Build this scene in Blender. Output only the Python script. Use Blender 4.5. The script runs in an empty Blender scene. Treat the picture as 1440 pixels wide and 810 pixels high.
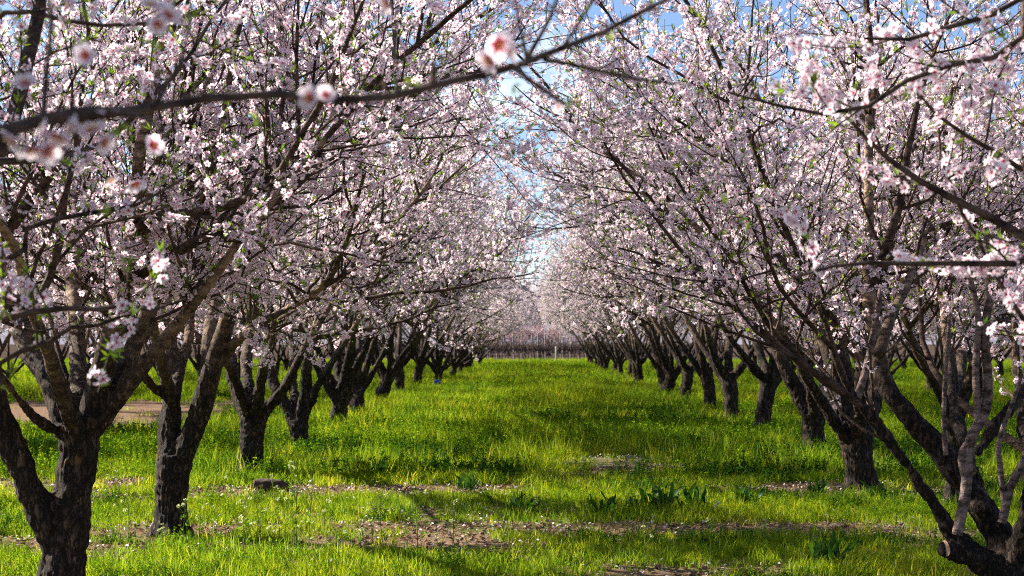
import bpy, bmesh, math, random
import numpy as np
from mathutils import Vector, noise as mnoise

R = math.radians
scene = bpy.context.scene
COL = scene.collection
random.seed(7)

# ------------------------------------------------------------------ camera, sky, sun, exposure
FPX, CX, HY, EYE = 2000.0, 720.0, 480.0, 1.5       # focal length in photo pixels, centre, horizon, eye height
cd = bpy.data.cameras.new("camera")
cam = bpy.data.objects.new("camera", cd)
COL.objects.link(cam)
cam.location = (0, 0, EYE)
cam.rotation_euler = (R(90), 0, 0)
cd.sensor_width = 36
cd.lens = 50
cd.shift_y = 75 / 1440
cd.clip_start, cd.clip_end = 0.1, 4000
cd.dof.use_dof = True
cd.dof.focus_distance = 9.5
cd.dof.aperture_fstop = 5.0
cd.dof.aperture_blades = 7
scene.camera = cam

SUN_EL, SUN_AZ = 31.0, -66.0                        # azimuth measured clockwise from +Y (view direction)
world = bpy.data.worlds.new("World")
scene.world = world
world.use_nodes = True
wn = world.node_tree
bg = wn.nodes["Background"]
sky = wn.nodes.new("ShaderNodeTexSky")
sky.sky_type = 'NISHITA'
sky.sun_disc = False
sky.sun_elevation = R(SUN_EL)
sky.sun_rotation = R(SUN_AZ)
sky.air_density, sky.dust_density, sky.ozone_density = 0.9, 0.0, 3.0
tc = wn.nodes.new("ShaderNodeTexCoord")
mp = wn.nodes.new("ShaderNodeMapping")
mp.inputs["Scale"].default_value = (1, 1, 2.6)
cn = wn.nodes.new("ShaderNodeTexNoise")
cn.inputs["Scale"].default_value = 3.2
cn.inputs["Detail"].default_value = 7
cn.inputs["Roughness"].default_value = 0.55
cr = wn.nodes.new("ShaderNodeValToRGB")
cr.color_ramp.elements[0].position = 0.60
cr.color_ramp.elements[1].position = 0.8
cm = wn.nodes.new("ShaderNodeMix")
cm.data_type = 'RGBA'
cm.inputs[7].default_value = (7.6, 8.0, 8.6, 1)
wn.links.new(tc.outputs["Generated"], mp.inputs[0])
wn.links.new(mp.outputs[0], cn.inputs["Vector"])
wn.links.new(cn.outputs["Fac"], cr.inputs[0])
wn.links.new(cr.outputs[0], cm.inputs[0])
tint = wn.nodes.new("ShaderNodeMix"); tint.data_type = 'RGBA'; tint.blend_type = 'MULTIPLY'
tint.inputs[0].default_value = 1.0; tint.inputs[7].default_value = (0.86, 0.83, 0.87, 1)
wn.links.new(sky.outputs[0], tint.inputs[6])
wn.links.new(tint.outputs[2], cm.inputs[6])
wn.links.new(cm.outputs[2], bg.inputs["Color"])
bg.inputs["Strength"].default_value = 0.07

sd = bpy.data.lights.new("sun", 'SUN')
sd.energy = 5.0
sd.angle = R(0.5)
sd.color = (1.0, 0.91, 0.77)
sun = bpy.data.objects.new("sun", sd)
COL.objects.link(sun)
sv = Vector((math.sin(R(SUN_AZ)) * math.cos(R(SUN_EL)), math.cos(R(SUN_AZ)) * math.cos(R(SUN_EL)), math.sin(R(SUN_EL))))
sun.rotation_euler = (-sv).to_track_quat('-Z', 'Y').to_euler()
sun.location = (0, 0, 20)

vs = scene.view_settings
vs.view_transform, vs.look, vs.gamma, vs.exposure = 'Standard', 'None', 1.0, 1.6
vs.use_curve_mapping = False
scene.render.engine = 'CYCLES'
cy = scene.cycles
cy.max_bounces, cy.diffuse_bounces, cy.glossy_bounces, cy.transmission_bounces = 6, 4, 1, 4
cy.caustics_reflective = cy.caustics_refractive = False
cy.sample_clamp_indirect = 4
cy.filter_width = 1.1
cy.use_denoising = False
cy.denoiser = 'OPENIMAGEDENOISE'
cy.denoising_input_passes = 'RGB_ALBEDO_NORMAL'

# ------------------------------------------------------------------ helpers
def at(px, py, d):
    return np.array([(px - CX) * d / FPX, d, EYE + (HY - py) * d / FPX])

def tag(o, label=None, cat=None, group=None, kind=None):
    if label: o["label"] = label
    if cat: o["category"] = cat
    if group: o["group"] = group
    if kind: o["kind"] = kind
    return o

def empty(name, loc, rz=0):
    o = bpy.data.objects.new(name, None)
    o.empty_display_size = 0.1
    COL.objects.link(o)
    o.location = loc
    o.rotation_euler = (0, 0, rz)
    return o

def link(name, me, mat=None, parent=None):
    o = bpy.data.objects.new(name, me)
    COL.objects.link(o)
    if mat is not None and not me.materials:
        me.materials.append(mat)
    if parent is not None: o.parent = parent
    return o

def mesh_np(name, V, F, attrs=None, smooth=False):
    """V (n,3), F (m,k) with every face the same size"""
    me = bpy.data.meshes.new(name)
    V = np.ascontiguousarray(V, dtype=np.float32)
    F = np.ascontiguousarray(F, dtype=np.int32)
    m, k = F.shape
    me.vertices.add(len(V)); me.vertices.foreach_set("co", V.ravel())
    me.loops.add(m * k); me.loops.foreach_set("vertex_index", F.ravel())
    me.polygons.add(m)
    me.polygons.foreach_set("loop_start", np.arange(0, m * k, k, dtype=np.int32))
    if smooth:
        me.polygons.foreach_set("use_smooth", np.ones(m, dtype=bool))
    for a, arr in (attrs or {}).items():
        at_ = me.attributes.new(a, 'FLOAT', 'POINT')
        at_.data.foreach_set("value", np.ascontiguousarray(arr, dtype=np.float32))
    me.update(calc_edges=True)
    return me

def nrm(v):
    return v / np.maximum(np.linalg.norm(v, axis=-1, keepdims=True), 1e-9)

def copy_tree(o, parent=None):
    c = o.copy()
    COL.objects.link(c)
    if parent: c.parent = parent
    for ch in o.children:
        copy_tree(ch, c)
    return c

def tubes(P, Rad, sides):
    """P (M,K,3), Rad (M,K) -> verts, quad faces, open ends closed by the small radius"""
    M, K, _ = P.shape
    T = np.empty_like(P)
    T[:, 1:-1] = P[:, 2:] - P[:, :-2]
    T[:, 0] = P[:, 1] - P[:, 0]
    T[:, -1] = P[:, -1] - P[:, -2]
    T = nrm(T)
    mean = nrm(P[:, -1] - P[:, 0])
    ref = np.where(np.abs(mean[:, 2:3]) > 0.8, np.array([[1.0, 0, 0]]), np.array([[0, 0, 1.0]]))
    N = nrm(np.cross(T, ref[:, None, :]))
    B = np.cross(T, N)
    a = np.arange(sides) * 2 * np.pi / sides
    ring = N[:, :, None, :] * np.cos(a)[None, None, :, None] + B[:, :, None, :] * np.sin(a)[None, None, :, None]
    V = P[:, :, None, :] + ring * Rad[:, :, None, None]
    base = (np.arange(M) * K * sides)[:, None, None]
    k = np.arange(K - 1)[None, :, None] * sides
    s = np.arange(sides)[None, None, :]
    s2 = (s + 1) % sides
    F = np.stack([base + k + s, base + k + s2, base + k + sides + s2, base + k + sides + s], -1).reshape(-1, 4)
    return V.reshape(-1, 3), F

def join(parts):
    Vs, Fs, n = [], [], 0
    for V, F in parts:
        Vs.append(V); Fs.append(F + n); n += len(V)
    return np.concatenate(Vs), np.concatenate(Fs)

def resample(pts, rad, K):
    pts = np.asarray(pts, float); rad = np.asarray(rad, float)
    # Catmull-Rom through the points, then K even samples
    p = np.vstack([2 * pts[0] - pts[1], pts, 2 * pts[-1] - pts[-2]])
    out, ro = [], []
    for i in range(len(pts) - 1):
        p0, p1, p2, p3 = p[i], p[i + 1], p[i + 2], p[i + 3]
        for t in np.linspace(0, 1, 12, endpoint=False):
            out.append(0.5 * ((2 * p1) + (-p0 + p2) * t + (2 * p0 - 5 * p1 + 4 * p2 - p3) * t * t + (-p0 + 3 * p1 - 3 * p2 + p3) * t ** 3))
            ro.append(rad[i] * (1 - t) + rad[i + 1] * t)
    out.append(pts[-1]); ro.append(rad[-1])
    out = np.array(out); ro = np.array(ro)
    s = np.concatenate([[0], np.cumsum(np.linalg.norm(np.diff(out, axis=0), axis=1))])
    q = np.linspace(0, s[-1], K)
    return np.stack([np.interp(q, s, out[:, i]) for i in range(3)], 1), np.interp(q, s, ro)

# value noise on the ground plane
_rg = np.random.default_rng(3)
_tab = _rg.random((256, 256))
def vnoise(x, y, scale=1.0):
    x = np.asarray(x) * scale + 37.3; y = np.asarray(y) * scale + 91.7
    xi = np.floor(x).astype(int); yi = np.floor(y).astype(int)
    fx = x - xi; fy = y - yi
    fx = fx * fx * (3 - 2 * fx); fy = fy * fy * (3 - 2 * fy)
    g = lambda i, j: _tab[i % 256, j % 256]
    return (g(xi, yi) * (1 - fx) + g(xi + 1, yi) * fx) * (1 - fy) + (g(xi, yi + 1) * (1 - fx) + g(xi + 1, yi + 1) * fx) * fy
def fbm(x, y, s):
    return 0.55 * vnoise(x, y, s) + 0.3 * vnoise(x, y, s * 2.1) + 0.15 * vnoise(x, y, s * 4.3)

# ------------------------------------------------------------------ materials
def new_mat(name):
    m = bpy.data.materials.new(name)
    m.use_nodes = True
    nt = m.node_tree
    for n in list(nt.nodes):
        nt.nodes.remove(n)
    out = nt.nodes.new("ShaderNodeOutputMaterial")
    return m, nt, out

def N(nt, typ, **kw):
    n = nt.nodes.new(typ)
    for k, v in kw.items():
        if k in n.inputs: n.inputs[k].default_value = v
        else: setattr(n, k, v)
    return n

def ramp(nt, fac, stops):
    r = nt.nodes.new("ShaderNodeValToRGB")
    el = r.color_ramp.elements
    while len(el) < len(stops): el.new(0.5)
    for e, (p, c) in zip(el, stops):
        e.position = p
        e.color = (*c, 1) if len(c) == 3 else c
    if fac is not None: nt.links.new(fac, r.inputs[0])
    return r

def mixc(nt, fac, a, b, blend='MIX'):
    m = nt.nodes.new("ShaderNodeMix")
    m.data_type = 'RGBA'; m.blend_type = blend
    for sock, v in ((0, fac), (6, a), (7, b)):
        if isinstance(v, (int, float)): m.inputs[sock].default_value = v
        elif isinstance(v, tuple): m.inputs[sock].default_value = (*v, 1) if len(v) == 3 else v
        else: nt.links.new(v, m.inputs[sock])
    return m.outputs[2]

def thin_shader(nt, out, color, trans_fac, trans_color=None, gloss=0.0):
    d = N(nt, "ShaderNodeBsdfDiffuse")
    t = N(nt, "ShaderNodeBsdfTranslucent")
    nt.links.new(color, d.inputs[0])
    nt.links.new(trans_color or color, t.inputs[0])
    mx = N(nt, "ShaderNodeMixShader")
    mx.inputs[0].default_value = trans_fac
    nt.links.new(d.outputs[0], mx.inputs[1]); nt.links.new(t.outputs[0], mx.inputs[2])
    last = mx.outputs[0]
    if gloss:
        g = N(nt, "ShaderNodeBsdfGlossy", Roughness=0.45)
        g.inputs[0].default_value = (1, 1, 1, 1)
        m2 = N(nt, "ShaderNodeMixShader"); m2.inputs[0].default_value = gloss
        nt.links.new(last, m2.inputs[1]); nt.links.new(g.outputs[0], m2.inputs[2])
        last = m2.outputs[0]
    nt.links.new(last, out.inputs[0])

def petal_material(name, tip, mid, throat):
    m, nt, out = new_mat(name)
    a = N(nt, "ShaderNodeAttribute", attribute_name="t")
    v = N(nt, "ShaderNodeAttribute", attribute_name="v")
    r = ramp(nt, a.outputs["Fac"], [(0.0, throat), (0.16, throat), (0.27, mid), (0.46, tip), (1.0, tip)])
    r2 = ramp(nt, v.outputs["Fac"], [(0.0, (1, 1, 1)), (0.6, (1.0, 0.97, 0.98)), (1.0, (0.99, 0.91, 0.94))])
    c = mixc(nt, 1.0, r.outputs[0], r2.outputs[0], 'MULTIPLY')
    thin_shader(nt, out, c, 0.56)
    return m

M_PETAL = petal_material("almond_petal", (0.89, 0.825, 0.895), (0.84, 0.50, 0.62), (0.42, 0.02, 0.07))
M_PINK = petal_material("pink_petal", (0.70, 0.48, 0.57), (0.6, 0.30, 0.40), (0.4, 0.02, 0.08))

def leaf_material(name, stops, trans=0.5, tcol=(1.25, 1.15, 0.6), gloss=0.03, patch=None):
    m, nt, out = new_mat(name)
    v = N(nt, "ShaderNodeAttribute", attribute_name="v")
    oi = N(nt, "ShaderNodeObjectInfo")
    add = N(nt, "ShaderNodeMath", operation='MULTIPLY_ADD'); add.inputs[1].default_value = 0.5
    nt.links.new(v.outputs["Fac"], add.inputs[0])
    half = N(nt, "ShaderNodeMath", operation='MULTIPLY'); half.inputs[1].default_value = 0.5
    nt.links.new(oi.outputs["Random"], half.inputs[0]); nt.links.new(half.outputs[0], add.inputs[2])
    c = ramp(nt, add.outputs[0], stops).outputs[0]
    if patch:
        g = N(nt, "ShaderNodeNewGeometry")
        nz = N(nt, "ShaderNodeTexNoise", Scale=0.45, Detail=3.0)
        nt.links.new(g.outputs["Position"], nz.inputs["Vector"])
        f = ramp(nt, nz.outputs["Fac"], [(0.36, (0, 0, 0)), (0.62, (1, 1, 1))]).outputs[0]
        c = mixc(nt, f, c, mixc(nt, 1.0, c, patch, 'MULTIPLY'))
    tcx = mixc(nt, 1.0, c, tcol, 'MULTIPLY')
    thin_shader(nt, out, c, trans, tcx, gloss)
    return m

M_LEAF = leaf_material("young_leaf", [(0.0, (0.10, 0.20, 0.025)), (0.5, (0.17, 0.30, 0.03)), (1.0, (0.28, 0.38, 0.05))], 0.55)
M_GRASS = leaf_material("grass_blade", [(0.0, (0.05, 0.125, 0.014)), (0.35, (0.12, 0.235, 0.02)), (0.72, (0.235, 0.345, 0.03)), (1.0, (0.44, 0.44, 0.10))], 0.62, (1.22, 1.15, 0.5), 0.0, (1.38, 1.12, 0.9))
M_WEED = leaf_material("weed_leaf", [(0.0, (0.045, 0.13, 0.014)), (0.5, (0.13, 0.275, 0.02)), (1.0, (0.30, 0.42, 0.03))], 0.58, (1.22, 1.15, 0.5), 0.0, (1.3, 1.06, 0.9))
M_DARKWEED = leaf_material("dark_weed_leaf", [(0.0, (0.02, 0.075, 0.012)), (0.6, (0.045, 0.12, 0.018)), (1.0, (0.08, 0.17, 0.02))], 0.4, (1.3, 1.2, 0.5), 0.0)
M_DOCK = leaf_material("dock_leaf", [(0.0, (0.018, 0.065, 0.010)), (0.6, (0.04, 0.11, 0.014)), (1.0, (0.085, 0.17, 0.02))], 0.35, (1.3, 1.2, 0.5), 0.008)
M_STALK = leaf_material("weed_stalk", [(0.0, (0.16, 0.24, 0.05)), (1.0, (0.30, 0.36, 0.09))], 0.4, (1.1, 1.1, 0.8), 0.0)
M_FLORET = leaf_material("weed_floret", [(0.0, (0.46, 0.53, 0.18)), (1.0, (0.74, 0.77, 0.44))], 0.4, (1, 1, 0.9), 0.0)
M_DRY = leaf_material("dry_grass", [(0.0, (0.30, 0.21, 0.10)), (1.0, (0.48, 0.36, 0.20))], 0.4, (1, 1, 0.9), 0.0)
M_LITTER = leaf_material("leaf_litter", [(0.0, (0.10, 0.055, 0.03)), (0.5, (0.22, 0.13, 0.07)), (1.0, (0.42, 0.29, 0.17))], 0.1, (1, 1, 1), 0.02)

def bark_material(name, rough_shade_top=1.55, dark=(0.012, 0.008, 0.006), mid=(0.048, 0.032, 0.023), pale=(0.31, 0.222, 0.158), lichen=0.5):
    m, nt, out = new_mat(name)
    tcn = N(nt, "ShaderNodeTexCoord")
    P = tcn.outputs["Object"]
    sep = N(nt, "ShaderNodeSeparateXYZ"); nt.links.new(P, sep.inputs[0])
    big = N(nt, "ShaderNodeTexNoise", Scale=3.0, Detail=4.0); nt.links.new(P, big.inputs["Vector"])
    # rough old bark low down, darkened to paint in shade; smooth and pale above
    h = N(nt, "ShaderNodeMath", operation='MULTIPLY_ADD'); h.inputs[1].default_value = 0.9
    nt.links.new(big.outputs["Fac"], h.inputs[0]); nt.links.new(sep.outputs["Z"], h.inputs[2])
    mr = N(nt, "ShaderNodeMapRange")
    mr.inputs[1].default_value = rough_shade_top; mr.inputs[2].default_value = rough_shade_top + 0.75
    nt.links.new(h.outputs[0], mr.inputs[0])
    # rough plated bark: stretched along the stem
    mp1 = N(nt, "ShaderNodeMapping"); mp1.inputs["Scale"].default_value = (1, 1, 0.35)
    nt.links.new(P, mp1.inputs[0])
    vo = N(nt, "ShaderNodeTexVoronoi", Scale=30.0, feature='DISTANCE_TO_EDGE')
    wv = N(nt, "ShaderNodeTexNoise", Scale=16.0, Detail=6.0, Roughness=0.7); nt.links.new(mp1.outputs[0], wv.inputs["Vector"])
    warp = mixc(nt, 0.12, mp1.outputs[0], wv.outputs["Color"])
    nt.links.new(warp, vo.inputs["Vector"])
    plate = ramp(nt, vo.outputs["Distance"], [(0.0, (0, 0, 0)), (0.07, (0.25, 0.25, 0.25)), (0.16, (0.9, 0.9, 0.9)), (0.3, (1, 1, 1))]).outputs[0]
    fine = N(nt, "ShaderNodeTexNoise", Scale=60.0, Detail=5.0, Roughness=0.7); nt.links.new(P, fine.inputs["Vector"])
    rough_shade_c = mixc(nt, plate, dark, ramp(nt, wv.outputs["Fac"], [(0.33, (0.014, 0.010, 0.008)), (0.50, mid), (0.72, (0.19, 0.132, 0.092))]).outputs[0])
    # smooth upper bark: pale with dark horizontal marks
    mp2 = N(nt, "ShaderNodeMapping"); mp2.inputs["Scale"].default_value = (1, 1, 2.0)
    nt.links.new(P, mp2.inputs[0])
    le = N(nt, "ShaderNodeTexNoise", Scale=13.0, Detail=4.0, Roughness=0.65); nt.links.new(mp2.outputs[0], le.inputs["Vector"])
    smoothc = ramp(nt, le.outputs["Fac"], [(0.34, (pale[0] * .12, pale[1] * .11, pale[2] * .11)), (0.46, (pale[0] * .5, pale[1] * .48, pale[2] * .46)), (0.58, pale), (0.8, (pale[0] * 1.3, pale[1] * 1.3, pale[2] * 1.3))]).outputs[0]
    c = mixc(nt, mr.outputs[0], rough_shade_c, smoothc)
    li = N(nt, "ShaderNodeTexNoise", Scale=7.0, Detail=5.0, Roughness=0.7); nt.links.new(P, li.inputs["Vector"])
    lf = ramp(nt, li.outputs["Fac"], [(0.60, (0, 0, 0)), (0.70, (lichen,) * 3)]).outputs[0]
    c = mixc(nt, lf, c, (0.20, 0.125, 0.025))
    d = N(nt, "ShaderNodeBsdfPrincipled", Roughness=0.85)
    d.inputs["Specular IOR Level"].default_value = 0.25
    nt.links.new(c, d.inputs["Base Color"])
    hsum = mixc(nt, 0.35, plate, fine.outputs["Fac"])
    hs2 = mixc(nt, mr.outputs[0], hsum, le.outputs["Fac"])
    b = N(nt, "ShaderNodeBump", Strength=1.0, Distance=0.03)
    nt.links.new(hs2, b.inputs["Height"]); nt.links.new(b.outputs[0], d.inputs["Normal"])
    nt.links.new(d.outputs[0], out.inputs[0])
    return m

M_BARK = bark_material("almond_bark")
M_TWIG = bark_material("almond_twig", -5.0, pale=(0.095, 0.062, 0.048), lichen=0.15)
M_SHOOT = bark_material("shoot_bark", -5.0, pale=(0.21, 0.155, 0.145), lichen=0.0)

def simple_mat(name, color, rough=0.8, nscale=20, var=0.35, bump=0.3):
    m, nt, out = new_mat(name)
    tcn = N(nt, "ShaderNodeTexCoord")
    nz = N(nt, "ShaderNodeTexNoise", Scale=float(nscale), Detail=5.0); nt.links.new(tcn.outputs["Object"], nz.inputs["Vector"])
    c = ramp(nt, nz.outputs["Fac"], [(0.25, tuple(x * (1 - var) for x in color)), (0.75, tuple(min(1, x * (1 + var)) for x in color))]).outputs[0]
    d = N(nt, "ShaderNodeBsdfPrincipled", Roughness=rough)
    nt.links.new(c, d.inputs["Base Color"])
    b = N(nt, "ShaderNodeBump", Strength=bump, Distance=0.01)
    nt.links.new(nz.outputs["Fac"], b.inputs["Height"]); nt.links.new(b.outputs[0], d.inputs["Normal"])
    nt.links.new(d.outputs[0], out.inputs[0])
    return m

M_STAKE = simple_mat("weathered_wood", (0.36, 0.30, 0.24))
M_POST = simple_mat("vineyard_post", (0.24, 0.18, 0.17))
M_STEEL = simple_mat("grey_metal", (0.38, 0.39, 0.42), 0.5)
M_VINE = simple_mat("vine_wood", (0.075, 0.045, 0.035))
M_LOG = simple_mat("rotting_log", (0.048, 0.027, 0.017), 0.95, 14, 0.55, 0.9)
M_CUT = simple_mat("cut_wood", (0.36, 0.22, 0.15), 0.9, 30, 0.3)
M_BLUE = simple_mat("blue_plastic", (0.006, 0.06, 0.32), 0.8, 4, 0.1, 0.0)
M_PALEBLUE = simple_mat("pale_plastic", (0.32, 0.52, 0.58), 0.4, 4, 0.1, 0.0)
M_STAMEN = simple_mat("stamen", (0.75, 0.45, 0.12), 0.7, 4, 0.1, 0.0)

# ------------------------------------------------------------------ ground and far hill
def ground_material():
    m, nt, out = new_mat("orchard_ground")
    g = N(nt, "ShaderNodeNewGeometry"); P = g.outputs["Position"]
    n1 = N(nt, "ShaderNodeTexNoise", Scale=0.55, Detail=6.0, Roughness=0.65); nt.links.new(P, n1.inputs["Vector"])
    n2 = N(nt, "ShaderNodeTexNoise", Scale=22.0, Detail=6.0, Roughness=0.75); nt.links.new(P, n2.inputs["Vector"])
    n3 = N(nt, "ShaderNodeTexNoise", Scale=3.5, Detail=5.0, Roughness=0.7); nt.links.new(P, n3.inputs["Vector"])
    soil = ramp(nt, n2.outputs["Fac"], [(0.3, (0.075, 0.045, 0.032)), (0.5, (0.22, 0.145, 0.10)), (0.72, (0.40, 0.285, 0.21))]).outputs[0]
    green = ramp(nt, n2.outputs["Fac"], [(0.3, (0.035, 0.085, 0.010)), (0.55, (0.10, 0.17, 0.018)), (0.75, (0.20, 0.25, 0.035))]).outputs[0]
    mixn = N(nt, "ShaderNodeMath", operation='MULTIPLY_ADD'); mixn.inputs[1].default_value = 0.6
    nt.links.new(n3.outputs["Fac"], mixn.inputs[0]); nt.links.new(n1.outputs["Fac"], mixn.inputs[2])
    # green cover thickens away from the worked strip near the first trees
    sep = N(nt, "ShaderNodeSeparateXYZ"); nt.links.new(P, sep.inputs[0])
    mr = N(nt, "ShaderNodeMapRange")
    mr.inputs[1].default_value = 14; mr.inputs[2].default_value = 45; mr.inputs[3].default_value = 0.0; mr.inputs[4].default_value = 0.45
    nt.links.new(sep.outputs["Y"], mr.inputs[0])
    ad = N(nt, "ShaderNodeMath", operation='ADD'); nt.links.new(mixn.outputs[0], ad.inputs[0]); nt.links.new(mr.outputs[0], ad.inputs[1])
    mv = N(nt, 'ShaderNodeMapRange'); mv.inputs[1].default_value = 103.5; mv.inputs[2].default_value = 105.5; mv.inputs[3].default_value = 0; mv.inputs[4].default_value = 1.3
    nt.links.new(sep.outputs['Y'], mv.inputs[0])
    su = N(nt, 'ShaderNodeMath', operation='SUBTRACT'); nt.links.new(ad.outputs[0], su.inputs[0]); nt.links.new(mv.outputs[0], su.inputs[1]); ad = su
    # worked soil strip in the next alley to the left
    m1 = N(nt, 'ShaderNodeMapRange'); m1.inputs[1].default_value = -5.0; m1.inputs[2].default_value = -6.4; m1.inputs[3].default_value = 0; m1.inputs[4].default_value = 0.5
    nt.links.new(sep.outputs['X'], m1.inputs[0])
    m2 = N(nt, 'ShaderNodeMapRange'); m2.inputs[1].default_value = 22; m2.inputs[2].default_value = 26
    nt.links.new(sep.outputs['Y'], m2.inputs[0])
    m3 = N(nt, 'ShaderNodeMath', operation='MULTIPLY'); nt.links.new(m1.outputs[0], m3.inputs[0]); nt.links.new(m2.outputs[0], m3.inputs[1])
    s3 = N(nt, 'ShaderNodeMath', operation='SUBTRACT'); nt.links.new(ad.outputs[0], s3.inputs[0]); nt.links.new(m3.outputs[0], s3.inputs[1]); ad = s3
    f = ramp(nt, ad.outputs[0], [(0.74, (0, 0, 0)), (0.98, (1, 1, 1))]).outputs[0]
    c = mixc(nt, f, soil, green)
    far = N(nt, 'ShaderNodeMapRange'); far.inputs[1].default_value = 104; far.inputs[2].default_value = 106
    nt.links.new(sep.outputs['Y'], far.inputs[0])
    c = mixc(nt, far.outputs[0], c, mixc(nt, n2.outputs['Fac'], (0.045, 0.032, 0.028), (0.11, 0.08, 0.065)))
    d = N(nt, "ShaderNodeBsdfDiffuse"); nt.links.new(c, d.inputs[0])
    b = N(nt, "ShaderNodeBump", Strength=0.8, Distance=0.03)
    nt.links.new(n2.outputs["Fac"], b.inputs["Height"]); nt.links.new(b.outputs[0], d.inputs["Normal"])
    nt.links.new(d.outputs[0], out.inputs[0])
    return m
gs = 1500
go = link("ground", mesh_np("ground", [(-gs, -200, 0), (gs, -200, 0), (gs, 2600, 0), (-gs, 2600, 0)], [(0, 1, 2, 3)]), ground_material())
tag(go, kind="structure")

# low hill far behind the vineyard
xs = np.linspace(-900, 900, 90); ys = np.linspace(700, 1100, 14)
hv = []
for y in ys:
    for x in xs:
        k = math.sin(math.pi * (y - 700) / 400)
        hv.append((x, y, -1 + k * (20 + 26 * fbm(x, y, 0.004) + 4 * fbm(x, y, 0.03))))
hf = [(j * 90 + i, j * 90 + i + 1, (j + 1) * 90 + i + 1, (j + 1) * 90 + i) for j in range(13) for i in range(89)]
tag(link("hill", mesh_np("hill", hv, hf, smooth=True), simple_mat("hill_scrub", (0.20, 0.19, 0.24), 1.0, 0.05, 0.3, 0.0)), kind="structure")

# ------------------------------------------------------------------ tree growing
def grow(start, d, length, nseg, rng, wig, up):
    M = len(start)
    P = np.empty((M, nseg + 1, 3)); P[:, 0] = start
    d = nrm(d)
    for k in range(nseg):
        d = nrm(d + rng.normal(0, wig, (M, 3)) + np.array([0, 0, 1.0]) * up)
        P[:, k + 1] = P[:, k] + d * (length / nseg)[:, None]
    return P

def sample_along(P, Rad, spacing, t0, t1, rng):
    M, K, _ = P.shape
    seg = np.linalg.norm(np.diff(P, axis=1), axis=2)
    L = seg.sum(1)
    n = np.maximum(0, np.round(L * (t1 - t0) / spacing + rng.uniform(-0.5, 0.5, M))).astype(int)
    idx = np.repeat(np.arange(M), n)
    t = t0 + (t1 - t0) * rng.random(len(idx))
    f = t * (K - 1); i = np.minimum(f.astype(int), K - 2); w = (f - i)[:, None]
    pos = P[idx, i] * (1 - w) + P[idx, i + 1] * w
    tan = nrm(P[idx, i + 1] - P[idx, i])
    rad = Rad[idx, i] * (1 - w[:, 0]) + Rad[idx, i + 1] * w[:, 0]
    return idx, t, pos, tan, rad

def side_dirs(tan, pos, rng, ang0, ang1, up, outw):
    rnd = rng.normal(0, 1, tan.shape)
    out = pos.copy(); out[:, 2] = 0; out = nrm(out)
    rnd = rnd + np.array([0, 0, up]) + out * outw
    perp = nrm(rnd - tan * (rnd * tan).sum(1, keepdims=True))
    a = np.radians(rng.uniform(ang0, ang1, len(tan)))[:, None]
    return nrm(tan * np.cos(a) + perp * np.sin(a))

# flower template: five cupped notched petals and a crimson throat
def flower_template():
    V, F, T = [], [], []
    for i in range(5):
        a = i * 2 * math.pi / 5
        c, s = math.cos(a), math.sin(a)
        pts = [(0.05, 0, 0.02, 0.05), (0.58, -0.36, 0.20, 0.6), (0.58, 0.36, 0.20, 0.6), (1.0, -0.22, 0.28, 1.0), (1.0, 0.22, 0.28, 1.0), (0.86, 0, 0.17, 0.9)]
        b = len(V)
        for x, y, z, t in pts:
            V.append((x * c - y * s, x * s + y * c, z)); T.append(t)
        F.append((b, b + 2, b + 4, b + 5)); F.append((b, b + 5, b + 3, b + 1))
    b = len(V)
    for i in range(4):
        a = i * math.pi / 2
        V.append((0.17 * math.cos(a), 0.17 * math.sin(a), 0.10)); T.append(0.0)
    F.append((b, b + 1, b + 2, b + 3))
    return np.array(V), np.array(F), np.array(T)
FV, FF, FT = flower_template()
# young leaf tuft: three narrow leaves
def tuft_template():
    V, F = [], []
    for i in range(4):
        a = i * 1.7 + 0.3
        c, s = math.cos(a), math.sin(a)
        o = 0.75 - 0.12 * i
        pts = [(0, 0, 0), (0.35 * o, -0.11, 0.42), (0.72 * o, 0, 0.95), (0.35 * o, 0.11, 0.42)]
        b = len(V)
        for x, y, z in pts: V.append((x * c - y * s, x * s + y * c, z))
        F.append((b, b + 1, b + 2, b + 3))
    return np.array(V), np.array(F)
LV, LF = tuft_template()

def scatter(V, F, pos, nor, scale, rng, T=None):
    M = len(pos)
    nor = nrm(nor)
    ref = np.where(np.abs(nor[:, 2:3]) > 0.9, np.array([[1.0, 0, 0]]), np.array([[0, 0, 1.0]]))
    x = nrm(np.cross(nor, ref)); y = np.cross(nor, x)
    a = rng.uniform(0, 2 * np.pi, M)[:, None]
    x, y = x * np.cos(a) + y * np.sin(a), y * np.cos(a) - x * np.sin(a)
    W = pos[:, None, :] + scale[:, None, None] * (V[None, :, 0:1] * x[:, None] + V[None, :, 1:2] * y[:, None] + V[None, :, 2:3] * nor[:, None])
    FFx = (F[None] + (np.arange(M) * len(V))[:, None, None]).reshape(-1, F.shape[1])
    attrs = {"v": np.repeat(rng.random(M), len(V))}
    if T is not None: attrs["t"] = np.tile(T, M)
    return W.reshape(-1, 3), FFx, attrs

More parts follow.
